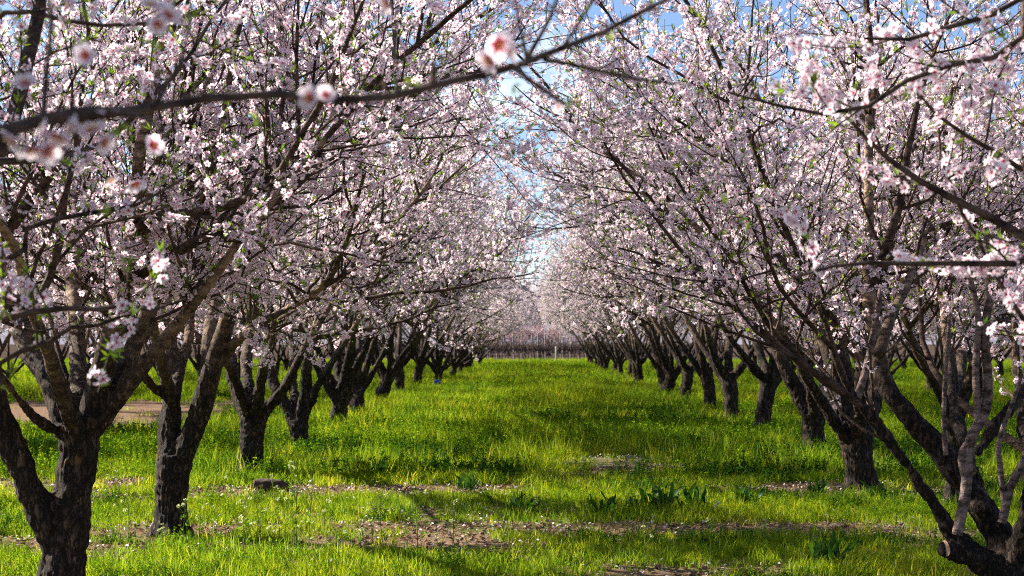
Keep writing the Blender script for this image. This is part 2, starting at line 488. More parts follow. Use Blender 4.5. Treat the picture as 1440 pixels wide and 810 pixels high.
def fuse(parts, voxel, seed, amp=0.02):
    """trunk and limbs grown into one skin"""
    V, F = join(parts)
    me = mesh_np("trunk_raw", V, F)
    bm = bmesh.new(); bm.from_mesh(me)
    bmesh.ops.holes_fill(bm, edges=[e for e in bm.edges if e.is_boundary], sides=0)
    bm.to_mesh(me); bm.free()
    tmp = bpy.data.objects.new("tmp", me); COL.objects.link(tmp)
    md = tmp.modifiers.new("r", 'REMESH'); md.mode = 'VOXEL'; md.voxel_size = voxel
    ms = tmp.modifiers.new("s", 'SMOOTH'); ms.iterations = 4; ms.factor = 0.5
    dg = bpy.context.evaluated_depsgraph_get(); dg.update()
    ev = tmp.evaluated_get(dg)
    res = bpy.data.meshes.new_from_object(ev)
    bpy.data.objects.remove(tmp); bpy.data.meshes.remove(me)
    n = len(res.vertices)
    co = np.empty(n * 3, np.float32); res.vertices.foreach_get("co", co); co = co.reshape(-1, 3)
    no = np.empty(n * 3, np.float32); res.vertices.foreach_get("normal", no); no = no.reshape(-1, 3)
    d = np.empty(n)
    for i in range(n):
        x, y, z = co[i]
        low = min(1.0, max(0.25, 1.7 - z))
        d[i] = amp * low * (1.3 * mnoise.noise((x * 7 + seed, y * 7, z * 4)) + 0.9 * abs(mnoise.noise((x * 22, y * 22 + seed, z * 7))) - 0.3 + 0.5 * mnoise.noise((x * 45, y * 45, z * 22 + seed)))
    z = co[:, 2]; ang = np.arctan2(co[:, 1], co[:, 0])
    flare = np.clip(1 - z / 0.26, 0, 1.2) ** 2 * (0.030 + 0.026 * np.sin(3 * ang + seed) + 0.014 * np.sin(7 * ang + 2 * seed))   # root flare
    d += np.maximum(flare, 0)
    co = co + no * d[:, None]
    res.vertices.foreach_set("co", co.astype(np.float32).ravel())
    res.polygons.foreach_set("use_smooth", np.ones(len(res.polygons), dtype=bool))
    res.update()
    return res

def in_view(W, dmin=0.2, dmax=6.4, m=40):
    d = W[..., 1]
    ds = np.maximum(d, 0.05)
    px = CX + W[..., 0] * FPX / ds; py = HY - (W[..., 2] - EYE) * FPX / ds
    return (d > dmin) & (d < dmax) & (px > -m) & (px < 1440 + m) & (py > -m) & (py < 810 + m)

def build_tree(name, base, limbs, seed, voxel=0.013, crown_h=5.9, crown_r=3.9, ext=2.3, cull=False, bloom=1.0, leafy=1.0, fixed=(), zmin=1.5, axis=(0, 0), bough_bloom=1.0):
    """limbs: list of (points (n,3) local, radii); each is carried on to the edge of the crown.
    fixed: limbs that are not carried on, with their own blossom"""
    rng = np.random.default_rng(seed)
    base = np.array(base, float)
    root = empty(name, tuple(base))
    trunk_parts = []; thin = []
    L1 = []
    for pts, rad, mode in limbs:
        pts = np.asarray(pts, float); rad = np.asarray(rad, float)
        if mode:                                   # carry the limb on outward and up
            d = nrm(pts[-1] - pts[-2])
            n = 5
            L = mode * rng.uniform(1.0, 1.25)
            out = np.array([pts[-1][0] - axis[0], pts[-1][1] - axis[1], 0]); out = nrm(out) if np.linalg.norm(out) > 0.2 else d * 0
            e = [pts[-1]]; p = pts[-1]
            for k in range(n):
                d = nrm(d + rng.normal(0, 0.13, 3) + np.array([0, 0, 0.10]) + out * 0.10)
                p = p + d * L / n
                e.append(p)
            e = np.array(e[1:])
            r0 = rad[-1]
            pts = np.vstack([pts, e]); rad = np.concatenate([rad, np.linspace(r0, 0.011, n + 1)[1:]])
        P, Rr = resample(pts, rad, 26)
        if cull and in_view(P + base).any(): continue
        Rr = Rr * (1 + rng.normal(0, 0.035, len(Rr)))
        L1.append((P, Rr, mode))
        big = Rr > 0.02
        cut = len(Rr) if big.all() else max(2, int(np.argmin(big)) + 1)
        if cut >= 3: trunk_parts.append(tubes(P[None, :cut], Rr[None, :cut], 12))
        if cut < len(Rr): thin.append(tubes(P[None, max(0, cut - 1):], Rr[None, max(0, cut - 1):], 8))
    grown = [(P, r) for P, r, mode in L1 if mode]
    P1 = np.array([p for p, r in grown]); R1 = np.array([r for p, r in grown])
    # forks
    idx, t, pos, tan, rad = sample_along(P1, R1, 0.46, 0.30, 0.85, rng)
    ln = (2.6 - 1.3 * t) * rng.uniform(0.8, 1.15, len(t)); rr = np.clip(rad * 0.7, 0.008, 0.034)
    PF = grow(pos, side_dirs(tan, pos, rng, 28, 62, 0.15, 0.6), ln, 9, rng, 0.12, 0.07)
    RF = rr[:, None] * np.linspace(1, 0.28, 10)[None]
    def envelope(P):
        e = P[:, -1] - np.array([axis[0], axis[1], 0])
        q = (e[:, 0] ** 2 + e[:, 1] ** 2) / crown_r ** 2 + np.maximum(0, (e[:, 2] - 2.6) / (crown_h - 2.6)) ** 2
        low = zmin + 0.35 * rng.random(len(e)) - 0.4 * (np.hypot(e[:, 0], e[:, 1]) > 0.6 * crown_r)
        ok = (q < rng.uniform(0.8, 1.12, len(e))) & (e[:, 2] > low)
        if cull: ok &= ~in_view(P + base[None, None]).any(1)
        return ok
    ok = envelope(PF); PF, RF = PF[ok], RF[ok]
    thin.append(tubes(PF, RF, 7))
    # branches on limbs and forks
    pool = []
    for P_, R_, sp, t0 in ((P1, R1, 0.25, 0.22), (PF, RF, 0.16, 0.12)):
        idx, t, pos, tan, rad = sample_along(P_, R_, sp, t0, 1.0, rng)
        ln = rng.uniform(0.55, 1.35, len(t)) * (1.15 - 0.45 * t); r2 = np.clip(rad * 0.55, 0.0042, 0.012)
        P2 = grow(pos, side_dirs(tan, pos, rng, 28, 68, 0.35, 0.45), ln, 7, rng, 0.15, 0.05)
        pool.append((P2, r2[:, None] * np.linspace(1, 0.35, 8)[None]))
    P2 = np.concatenate([a for a, b in pool]); R2 = np.concatenate([b for a, b in pool])
    ok = envelope(P2); P2, R2 = P2[ok], R2[ok]
    thin.append(tubes(P2, R2, 5))
    # twigs
    idx, t, pos, tan, rad = sample_along(P2, R2, 0.105, 0.08, 1.0, rng)
    ln = rng.uniform(0.12, 0.62, len(t)) * (1.1 - 0.4 * t); r3 = np.clip(rad * 0.6, 0.0022, 0.0045)
    P3 = grow(pos, side_dirs(tan, pos, rng, 25, 80, 0.3, 0.2), ln, 4, rng, 0.16, 0.07)
    R3 = r3[:, None] * np.linspace(1, 0.5, 5)[None]
    ok = envelope(P3); P3, R3 = P3[ok], R3[ok]
    # fixed boughs carry short spurs
    fx = [(P, r) for P, r, mode in L1 if not mode and r[0] < 0.03]
    if fixed:
        fp = [resample(p, r, 26) for p, r in fixed]
        PX = np.array([a for a, b in fp]); RX = np.array([b for a, b in fp])
        PX[:, 1:-1] += rng.normal(0, 0.006, PX[:, 1:-1].shape)
        RX = RX * 0.82
        thin.append(tubes(PX, RX, 8))

        idx, t, pos, tan, rad = sample_along(PX, RX, 0.11, 0.15, 1.0, rng)
        ln = rng.uniform(0.06, 0.36, len(t)); r3 = np.clip(rad * 0.5, 0.0018, 0.004)
        PS = grow(pos, side_dirs(tan, pos, rng, 30, 85, 0.35, 0.0), ln, 4, rng, 0.14, 0.04)
        RS = r3[:, None] * np.linspace(1, 0.5, 5)[None]
        thin.append(tubes(PS, RS, 4))
    thin.append(tubes(P3, R3, 4))
    # blossom in clusters along twigs and branch ends
    fpos, fn = [], []
    pools = [(P3, R3, 0.044 / bloom, 0.05), (P2, R2, 0.06 / bloom, 0.3)]
    if fixed: pools += [(PS, RS, 0.036 / bough_bloom, 0.05), (PX[3:], RX[3:], 0.14 / bough_bloom, 0.25)]
    for P_, R_, sp, t0 in pools:
        idx, t, pos, tan, rad = sample_along(P_, R_, sp, t0, 1.0, rng)
        per = np.where(rng.random(len(P_)) < 0.27, 0.12, 1.0)            # some twigs carry hardly any flowers
        ok = rng.random(len(idx)) < per[idx]
        idx, t, pos, tan, rad = idx[ok], t[ok], pos[ok], tan[ok], rad[ok]
        c = rng.choice([1, 2, 3, 5], len(pos), p=[.3, .34, .24, .12])
        i = np.repeat(np.arange(len(pos)), c)
        rnd = nrm(rng.normal(0, 1, (len(i), 3)))
        rnd = nrm(rnd - 0.7 * tan[i] * (rnd * tan[i]).sum(1, keepdims=True))
        fpos.append(pos[i] + rnd * (rad[i][:, None] + rng.uniform(0.008, 0.024, (len(i), 1))) + tan[i] * rng.normal(0, 0.012, (len(i), 1)))
        fn.append(nrm(rnd + rng.normal(0, 0.45, rnd.shape)))
    fpos = np.concatenate(fpos); fn = np.concatenate(fn)
    V, F, A = scatter(FV, FF, fpos, fn, np.where(rng.random(len(fpos)) < 0.14, rng.uniform(0.006, 0.011, len(fpos)), rng.uniform(0.0148, 0.0215, len(fpos))), rng, FT)
    blossom = mesh_np("blossom", V, F, A)
    # young leaves
    if fixed: P3, R3 = np.concatenate([P3, PS, PS]), np.concatenate([R3, RS, RS])
    idx, t, pos, tan, rad = sample_along(P3, R3, 0.072 / leafy, 0.1, 1.0, rng)
    V, F, A = scatter(LV, LF, pos, nrm(tan * 0.6 + rng.normal(0, 0.6, tan.shape) + np.array([0, 0, 0.5])), rng.uniform(0.018, 0.042, len(pos)), rng)
    leaves = mesh_np("leaves", V, F, A)
    link("trunk", fuse(trunk_parts, voxel, seed), M_BARK, root)
    V, F = join(thin)
    link("branches", mesh_np("branches", V, F, smooth=True), M_TWIG, root)
    link("blossom", blossom, M_PETAL, root)
    link("leaves", leaves, M_LEAF, root)
    return root

def traced(spec, d, base):
    """limbs given along the photograph's trunks: (list of (px, py, width px), how far the end leans away, length to carry on)"""
    out = []
    for pts, lean, mode in spec:
        n = len(pts); P, Rr = [], []
        for k, (px, py, w) in enumerate(pts):
            f = k / (n - 1)
            dd = d + lean * f ** 1.2
            P.append(at(px, py, dd) - base); Rr.append(0.5 * w * dd / FPX)
        out.append((np.array(P), np.array(Rr), mode))
    return out

def hero(name, px, py, d, spec, seed, **kw):
    b = at(px, py, d); b[2] = 0
    return build_tree(name, b, traced(spec, d, b), seed, **kw)

# ---- first trees of the row left of the lane
T = {}
T['A'] = hero("almond_tree", 84, 850, 8.1, [
    ([(82, 872, 78), (84, 835, 70), (88, 800, 64), (98, 740, 62), (103, 690, 54), (108, 640, 56), (110, 595, 60)], 0.0, 0),
    ([(88, 790, 46), (66, 735, 42), (38, 675, 40), (10, 610, 40), (-14, 540, 37), (-40, 450, 32)], -0.3, 1.9),
    ([(98, 610, 44), (76, 540, 38), (46, 495, 34), (14, 425, 31), (-10, 350, 27)], 0.5, 1.6),
    ([(108, 600, 34), (111, 540, 26), (108, 470, 24), (102, 390, 22), (97, 300, 20)], 1.5, 1.4),
    ([(120, 610, 40), (137, 545, 35), (152, 490, 32), (166, 445, 30), (182, 360, 25), (190, 300, 21)], -0.4, 1.5),
    ([(128, 605, 36), (158, 553, 29), (181, 503, 25), (204, 450, 24), (245, 350, 20), (275, 285, 17)], 0.3, 1.5),
    ([(132, 605, 30), (170, 552, 26), (202, 512, 24), (236, 474, 21), (268, 432, 18), (330, 350, 15), (400, 262, 12), (475, 175, 9)], -0.6, 1.5),
    ([(88, 612, 16), (72, 602, 14), (46, 584, 12), (22, 555, 11), (-6, 520, 10)], -0.7, 0),
    ([(110, 620, 30), (88, 560, 24), (70, 500, 20), (40, 420, 17)], -1.4, 1.9),
], 11, axis=(-0.1, 0))
T['B'] = hero("almond_tree", 240, 755, 10.9, [
    ([(238, 768, 46), (240, 735, 42), (242, 690, 43), (246, 640, 44)], 0.0, 0),
    ([(240, 655, 38), (238, 600, 30), (243, 550, 26), (238, 500, 28), (232, 440, 22), (235, 370, 17)], 0.5, 1.8),
    ([(238, 590, 18), (240, 560, 15), (226, 556, 15), (204, 530, 14), (190, 505, 12), (172, 450, 10)], -0.6, 1.7),
    ([(245, 560, 16), (254, 515, 15), (266, 470, 14), (272, 400, 12)], 0.9, 1.7),
    ([(252, 660, 34), (270, 610, 30), (283, 572, 29), (298, 520, 27), (316, 462, 24), (340, 400, 20), (372, 330, 16), (430, 235, 12), (520, 130, 9)], -0.4, 1.5),
    ([(284, 572, 24), (290, 530, 22), (294, 470, 19), (306, 410, 17), (318, 330, 14)], 1.0, 1.7),
    ([(300, 520, 18), (335, 478, 14), (375, 450, 11), (430, 420, 9)], -0.9, 1.4),
    ([(240, 560, 18), (225, 500, 16), (212, 440, 14)], -1.5, 2.1),
], 12, crown_h=6.3)
T['C'] = hero("almond_tree", 352, 672, 15.8, [
    ([(350, 682, 37), (352, 655, 34), (354, 620, 34), (357, 588, 36)], 0.0, 0),
    ([(350, 596, 24), (338, 560, 20), (326, 525, 18), (322, 480, 14)], 0.4, 2.1),
    ([(354, 592, 22), (350, 550, 18), (346, 510, 17), (352, 460, 13)], 1.0, 2.1),
    ([(362, 592, 22), (376, 574, 18), (396, 552, 16), (414, 520, 13), (428, 490, 11), (470, 420, 9)], -0.4, 2.6),
    ([(360, 590, 18), (366, 540, 15), (376, 490, 12)], -1.2, 2.2),
    ([(352, 590, 16), (335, 545, 13), (312, 500, 11)], -0.9, 2.1),
], 13, crown_h=6.3)
T['D'] = hero("almond_tree", 421, 640, 18.9, [
    ([(421, 648, 30), (421, 625, 27), (420, 590, 27)], 0.0, 0),
    ([(416, 596, 20), (400, 566, 17), (385, 540, 15), (374, 500, 12)], 0.4, 2.3),
    ([(420, 596, 20), (430, 555, 17), (432, 515, 15), (440, 475, 12)], -0.3, 2.3),
    ([(424, 594, 16), (446, 545, 12), (470, 505, 10), (510, 440, 8)], -0.7, 2.4),
    ([(418, 594, 16), (412, 545, 13), (412, 500, 11)], 1.2, 2.3),
], 14)
# ---- first trees of the row right of the lane
T['R1'] = hero("almond_tree", 1432, 835, 8.6, [
    ([(1436, 860, 80), (1430, 828, 74), (1418, 795, 60)], 0.0, 0),
    ([(1432, 822, 52), (1418, 775, 46), (1385, 722, 40), (1344, 663, 36), (1311, 620, 33), (1262, 568, 29), (1238, 528, 27), (1232, 486, 25), (1222, 420, 21)], 0.5, 1.9),
    ([(1424, 812, 50), (1385, 790, 42), (1352, 768, 34), (1340, 752, 25), (1322, 722, 18), (1303, 697, 16), (1275, 650, 16), (1234, 597, 16), (1204, 562, 15), (1177, 510, 12), (1160, 450, 10)], -0.3, 1.8),
    ([(1405, 800, 40), (1372, 785, 34), (1348, 776, 29), (1334, 773, 25), (1330, 772, 22)], -0.25, 0),
    ([(1428, 800, 40), (1445, 740, 30), (1462, 660, 26), (1490, 560, 22)], -0.6, 2.2),
    ([(1372, 640, 16), (1393, 607, 15), (1420, 575, 14), (1446, 540, 13), (1490, 470, 12)], 0.3, 1.8),
    ([(1236, 500, 18), (1252, 450, 15), (1280, 390, 13), (1300, 330, 11)], 0.8, 1.5),
    ([(1385, 722, 24), (1360, 640, 18), (1340, 560, 15), (1330, 470, 13)], 1.4, 1.7),
    ([(1430, 800, 30), (1450, 700, 22), (1440, 600, 18)], 1.2, 2.0),
], 21, axis=(-0.2, 0))
# smooth young shoots rising from the low limbs of that tree
b = at(1432, 835, 8.6); b[2] = 0
for pts in ([(1346, 752, 15), (1358, 690, 15), (1364, 622, 15), (1386, 577, 14), (1389, 529, 13), (1385, 470, 12), (1392, 400, 11), (1386, 320, 9)],
            [(1204, 564, 12), (1217, 522, 10), (1228, 470, 9), (1240, 400, 7)],
            [(1409, 735, 13), (1417, 700, 12), (1423, 680, 12), (1450, 630, 10)],
            [(1413, 716, 8), (1407, 660, 8), (1405, 620, 7), (1424, 566, 6), (1436, 530, 5)],
            [(1362, 690, 10), (1352, 640, 10), (1374, 600, 11), (1372, 520, 10), (1376, 450, 9), (1362, 380, 7)],
            [(1330, 640, 7), (1327, 590, 7), (1330, 520, 6), (1336, 440, 5)]):
    P = np.array([at(px, py, 8.38) - b for px, py, w in pts]); r = np.array([w * 0.5 * 8.38 / FPX for _, _, w in pts])
    P, r = resample(P, r, 30)
    s = link("shoot", mesh_np("shoot", *tubes(P[None], r[None], 10), smooth=True), M_SHOOT, T['R1'])
    s["label"] = "smooth pale young shoot rising upright"
# the sawn face of its short stub
c0 = at(1329.3, 772, 8.36) - b
nv = nrm(np.array([-0.9, -0.42, 0.05]))
u = nrm(np.cross(nv, [0, 0, 1])); w_ = np.cross(nv, u)
V = [c0 + nv * 0.012] + [c0 + nv * 0.006 + 0.047 * (u * math.cos(a) + w_ * math.sin(a)) * (1 + 0.08 * math.sin(3 * a)) for a in np.linspace(0, 2 * math.pi, 20, endpoint=False)]
bm = bmesh.new(); bv = [bm.verts.new(tuple(v)) for v in V]
for i in range(20): bm.faces.new((bv[0], bv[1 + i], bv[1 + (i + 1) % 20]))
me = bpy.data.meshes.new("cut_face"); bm.to_mesh(me); bm.free()
link("cut_face", me, M_CUT, T['R1'])["label"] = "pale sawn face of a cut limb stub"
T['R1b'] = hero("almond_tree", 1344, 715, 12.7, [
    ([(1342, 725, 34), (1342, 690, 31), (1342, 640, 29), (1342, 590, 30)], 0.0, 0),
    ([(1340, 600, 24), (1338, 540, 21), (1330, 480, 18), (1318, 410, 15)], 0.4, 1.9),
    ([(1344, 600, 22), (1362, 540, 18), (1382, 480, 16), (1400, 410, 13)], -0.4, 1.9),
    ([(1340, 590, 18), (1320, 550, 15), (1295, 505, 12), (1270, 440, 10)], -0.7, 1.8),
    ([(1344, 590, 18), (1350, 530, 15), (1356, 450, 12)], 1.3, 1.9),
], 22, crown_h=6.5)
T['R2'] = hero("almond_tree", 1212, 692, 14.3, [
    ([(1214, 702, 46), (1211, 675, 42), (1206, 645, 42), (1203, 618, 44)], 0.0, 0),
    ([(1196, 630, 22), (1178, 600, 17), (1160, 570, 15), (1134, 530, 14), (1110, 485, 12), (1060, 410, 10), (980, 320, 9)], -0.6, 2.2),
    ([(1200, 622, 32), (1188, 580, 27), (1176, 530, 24), (1160, 480, 20), (1125, 400, 16), (1060, 280, 12)], 0.4, 2.0),
    ([(1212, 622, 28), (1224, 585, 24), (1232, 545, 21), (1226, 490, 17)], 0.9, 2.0),
    ([(1208, 620, 24), (1208, 570, 20), (1216, 500, 16)], -1.2, 2.0),
    ([(1200, 610, 18), (1164, 560, 14), (1150, 500, 12)], 1.2, 2.0),
    ([(1203, 625, 24), (1192, 530, 19), (1158, 410, 15), (1112, 270, 12), (1062, 130, 9)], 0.9, 1.2),
], 23, crown_h=6.6)
T['R3'] = hero("almond_tree", 1146, 648, 18.2, [
    ([(1146, 656, 36), (1146, 632, 32), (1144, 605, 32), (1144, 582, 34)], 0.0, 0),
    ([(1140, 590, 26), (1124, 556, 22), (1106, 520, 19), (1084, 480, 16), (1045, 425, 12), (980, 350, 10)], 0.2, 2.6),
    ([(1150, 590, 20), (1160, 560, 18), (1164, 525, 15), (1160, 480, 13)], -0.4, 2.3),
    ([(1142, 590, 18), (1130, 550, 15), (1128, 500, 12)], 1.2, 2.3),
    ([(1146, 590, 18), (1140, 545, 14), (1120, 490, 11)], -1.2, 2.3),
], 24, crown_h=6.4)

# ---- the two trees beside the camera, just outside the picture, whose boughs reach into it
def skeleton(rng, r=0.14, h=0.85, n=5, tall=1.0, avoid=None):
    lean = rng.normal(0, 0.06, 2)
    limbs = [(np.array([[0, 0, -0.15], [lean[0] * .2, lean[1] * .2, 0.2], [lean[0] * .6, lean[1] * .6, h * 0.6], [lean[0], lean[1], h]]), np.array([r * 1.25, r, r * 0.95, r * 1.02]), 0)]
    a0 = rng.uniform(0, 6.28)
    for k in range(n):
        a = a0 + k * 2 * math.pi / n + rng.normal(0, 0.25)
        inc = math.radians(rng.uniform(24, 44))
        p = np.array([lean[0], lean[1], h - rng.uniform(0.05, 0.25)]); rr = r * rng.uniform(0.5, 0.66)
        pts, rad = [p], [rr]
        for j in range(3):
            i2 = inc * (1.1 - 0.12 * j) + rng.normal(0, 0.07); a += rng.normal(0, 0.10)
            p = p + np.array([math.sin(i2) * math.cos(a), math.sin(i2) * math.sin(a), math.cos(i2)]) * 0.48 * tall
            rr *= 0.84
            pts.append(p); rad.append(rr)
        limbs.append((np.array(pts), np.array(rad), 2.5 * tall))
    return limbs

def bough(pts, d0, d1, base, join=None):
    n = len(pts); P, r = [], []
    for k, (px, py, w) in enumerate(pts):
        d = d0 + (d1 - d0) * k / (n - 1)
        P.append(at(px, py, d) - base); r.append(0.5 * w * d / FPX)
    if join is not None:
        P = [np.array(q) for q in join] + P; r = [r[0] * (1.0 + 0.35 * (len(join) - i)) for i in range(len(join))] + r
    return np.array(P), np.array(r)

bL = np.array([-3.0, 4.0, 0.0])
rg = np.random.default_rng(41)
jl = [(0.1, 0.05, 1.1)]
fixL = [
    bough([(-60, 458, 13), (0, 447, 12), (55, 436, 11), (115, 439, 9), (165, 431, 8), (212, 433, 6), (262, 420, 4)], 3.9, 3.9, bL, jl),
    bough([(-60, 560, 11), (0, 507, 9), (62, 480, 9), (102, 462, 8), (150, 450, 6), (212, 428, 5)], 4.1, 4.0, bL, jl),
    bough([(-90, 330, 30), (-20, 250, 27), (8, 190, 26), (30, 110, 25), (48, 45, 23), (56, -40, 21), (60, -160, 17)], 4.6, 4.9, bL, jl),
    bough([(-40, 400, 12), (30, 330, 9), (110, 300, 8), (190, 285, 6), (260, 250, 4)], 4.6, 4.7, bL, jl),
    bough([(-40, 250, 14), (60, 230, 12), (150, 200, 10), (230, 120, 8), (300, 30, 6), (330, -40, 4)], 4.4, 4.8, bL, jl),
    bough([(-40, 60, 10), (60, 30, 8), (150, 40, 7), (230, 20, 6), (290, -30, 4)], 3.8, 3.7, bL, jl),
]
T['L0'] = build_tree("almond_tree", bL, skeleton(rg), 41, cull=True, fixed=fixL, bough_bloom=0.8)

bR = np.array([3.45, 4.4, 0.0])
rg = np.random.default_rng(43)
jr = [(-0.1, 0.0, 1.1)]
fixR = [
    bough([(1500, -10, 13), (1436, 10, 11), (1385, 20, 10), (1330, 35, 9), (1272, 55, 7), (1215, 54, 5)], 3.9, 3.8, bR, jr),
    bough([(1500, 40, 12), (1440, 75, 10), (1340, 90, 9), (1250, 130, 8), (1180, 162, 7), (1110, 154, 6), (1024, 130, 4)], 4.0, 3.7, bR, jr),
    bough([(1520, 370, 17), (1440, 330, 15), (1360, 290, 13), (1280, 245, 11), (1215, 190, 8), (1180, 150, 6)], 4.2, 4.3, bR, jr),
    bough([(1520, 380, 14), (1440, 375, 12), (1385, 369, 11), (1310, 373, 9), (1210, 374, 7), (1115, 391, 4)], 4.0, 3.8, bR, jr),
    bough([(1520, 250, 12), (1440, 240, 10), (1400, 215, 9), (1340, 180, 7), (1290, 130, 5)], 4.3, 4.2, bR, jr),
    bough([(1520, 480, 10), (1430, 430, 8), (1370, 330, 7), (1330, 250, 6), (1320, 180, 4)], 4.6, 4.7, bR, jr),
]
T['R0'] = build_tree("almond_tree", bR, skeleton(rg), 43, cull=True, fixed=fixR, leafy=0.6, bough_bloom=1.5)

# ---- the bough close in front of the camera: part of the near left tree, with single flowers
fb = [(-120, 215, 27), (0, 184, 25), (100, 166, 24), (165, 155, 20), (300, 138, 16), (385, 133, 15), (480, 142, 14), (560, 133, 14), (625, 121, 14), (680, 102, 13), (740, 90, 13), (780, 72, 11), (850, 44, 10), (950, -6, 8), (1000, -30, 7)]
P, r = bough([(a, b, 0.82 * c) for a, b, c in fb], 1.75, 2.15, bL, [(0.15, 0.1, 1.15), (0.9, -0.9, 1.5), (1.5, -1.75, 1.72)])
parts = []
pp, rr = resample(P, r, 90)
wg = np.random.default_rng(5)
rr = rr * (1 + 0.10 * np.abs(wg.normal(0, 1, 90)) + 0.35 * (wg.random(90) < 0.12))
pp[1:-1] += wg.normal(0, 0.0022, (88, 3))
parts.append(tubes(pp[None], rr[None], 10))
side = [([(722, 95, 9), (744, 112, 8), (772, 132, 7), (792, 147, 5)], 1.98, 1.95), ([(766, 84, 8), (800, 90, 7), (840, 99, 6), (900, 112, 5), (960, 118, 4)], 2.0, 2.3),
        ([(738, 92, 9), (748, 70, 8), (768, 35, 6), (790, -20, 4)], 2.0, 2.05), ([(742, 90, 8), (736, 60, 6), (728, 20, 4), (722, -20, 3)], 2.0, 2.0),
        ([(790, 68, 7), (815, 30, 5), (845, -20, 4)], 2.0, 2.1), ([(215, 150, 8), (240, 110, 7), (262, 60, 5), (268, -20, 4)], 1.8, 1.9),
        ([(60, 172, 10), (66, 100, 8), (72, 20, 7), (60, -30, 5)], 1.8, 1.85), ([(560, 130, 6), (556, 70, 5), (560, -20, 4)], 1.9, 1.9), ([(150, 156, 8), (210, 168, 7), (240, 200, 5)], 1.78, 1.7)]
for pts, d0, d1 in side:
    a_, b_ = bough(pts, d0, d1, bL)
    a_, b_ = resample(a_, b_, 14)
    parts.append(tubes(a_[None], b_[None], 7))
ix, tt, ps, tn, rd = sample_along(pp[None], rr[None], 0.05, 0.3, 0.98, wg)
nub = grow(ps, side_dirs(tn, ps, wg, 50, 90, 0.4, 0), wg.uniform(0.012, 0.04, len(ps)), 3, wg, 0.2, 0.05)
parts.append(tubes(nub, np.repeat(np.array([[0.0028, 0.0026, 0.0034, 0.0012]]), len(ps), 0), 6))
V, F = join(parts)
link("bough", mesh_np("bough", V, F, smooth=True), M_TWIG, T['L0'])["label"] = "long thin dark bough crossing close in front"

def close_flower():
    V, F, Tt = [], [], []
    for i in range(5):
        a = i * 2 * math.pi / 5 + 0.05 * (i % 2)
        c, s = math.cos(a), math.sin(a)
        b = len(V); nu, nv_ = 5, 5
        for u in range(nu):
            t = u / (nu - 1)
            wdt = 0.06 + 0.42 * math.sin(math.pi * min(1, 0.12 + 0.78 * t)) ** 0.8
            for v in range(nv_):
                q = v / (nv_ - 1) * 2 - 1
                x = 0.05 + 0.97 * t - (0.09 * (1 - abs(q)) if u == nu - 1 else 0) - 0.06 * q * q * t
                y = q * wdt
                z = 0.30 * t ** 1.4 + 0.10 * q * q * t + 0.03 * math.sin(5 * q + i * 2 + 3 * t)
                V.append((x * c - y * s, x * s + y * c, z)); Tt.append(t)
        for u in range(nu - 1):
            for v in range(nv_ - 1):
                k = b + u * nv_ + v
                F.append((k, k + 1, k + nv_ + 1, k + nv_))
    me = mesh_np("flower", V, F, {"t": np.array(Tt), "v": np.full(len(V), 0.5)}, smooth=True)
    P, rr = [], []
    for k in range(16):
        a = k * 2.4; q = 0.12 + 0.012 * k
        P.append([(0.06 * math.cos(a), 0.06 * math.sin(a), 0.02), (q * math.cos(a), q * math.sin(a), 0.25), (1.5 * q * math.cos(a), 1.5 * q * math.sin(a), 0.42)]); rr.append([0.012, 0.012, 0.035])
    sv_, sf_ = tubes(np.array(P), np.array(rr), 5)
    sm = mesh_np("stamens", sv_, sf_)
    sm.materials.append(M_STAMEN); me.materials.append(M_PETAL)
    return me, sm
cf, cs = close_flower()
fl = [(700, 62, 25, -.2, -.9, .3), (688, 84, 20, -.5, -.6, -.3), (436, 138, 19, -.1, -1, .1), (458, 134, 15, .6, -.7, .2), (131, 186, 24, .1, -1, 0), (82, 190, 24, -.2, -.6, -.7), (45, 208, 24, .2, -.5, -.8), (62, 184, 18, -.5, -.6, .5),
      (215, 205, 17, .3, -.9, .2), (190, 258, 17, .1, -.6, -.7), (158, 258, 15, -.3, -.8, .3), (212, 10, 20, 0, -.6, .7), (236, 22, 20, .4, -.8, .2), (222, 34, 16, -.4, -.8, -.2), (152, 160, 16, 0, -.5, .8), (120, 78, 18, .2, -.9, .1), (36, 118, 19, -.2, -.9, .3), (784, 150, 9, .2, -.6, -.6), (545, 4, 17, .1, -.7, -.6), (20, 196, 22, -.3, -.8, -.2), (66, 212, 22, .4, -.7, -.5), (104, 182, 21, -.3, -.7, .5), (146, 200, 18, .6, -.6, -.4), (714, 76, 19, .6, -.6, .2)]
rngn = np.random.default_rng(3)
for px, py, rpx, nx, ny, nz in fl:
    d = 1.78 + 0.27 * min(1, max(0, px / 800)) - 0.03
    if 150 < px < 240 and py > 190: d = 2.9
    o = link("flower", cf, None, T['L0'])
    o.location = tuple(at(px, py, d) - bL)
    o.rotation_euler = Vector((nx * 1.6 + rngn.normal(0, .35), ny * .7, nz * 1.4 + rngn.normal(0, .35))).to_track_quat('Z', 'Y').to_euler()
    o.scale = (rpx * d / FPX,) * 3
    s = link("stamens", cs, None, o)
rngf = np.random.default_rng(9)
lp = [(168, 178), (160, 160), (120, 25), (588, 128), (575, 122), (362, 168), (858, 60), (800, 148), (214, 60), (155, 300), (720, 120)]
pos = np.array([at(px, py, 1.82 + 0.3 * px / 900) - bL for px, py in lp])
V, F, A = scatter(LV, LF, np.repeat(pos, 2, 0), rngf.normal(0, 1, (22, 3)) + np.array([0, -0.2, 0.6]), np.full(22, 0.017), rngf)
link("leaves", mesh_np("leaves", V, F, A), M_LEAF, T['L0'])

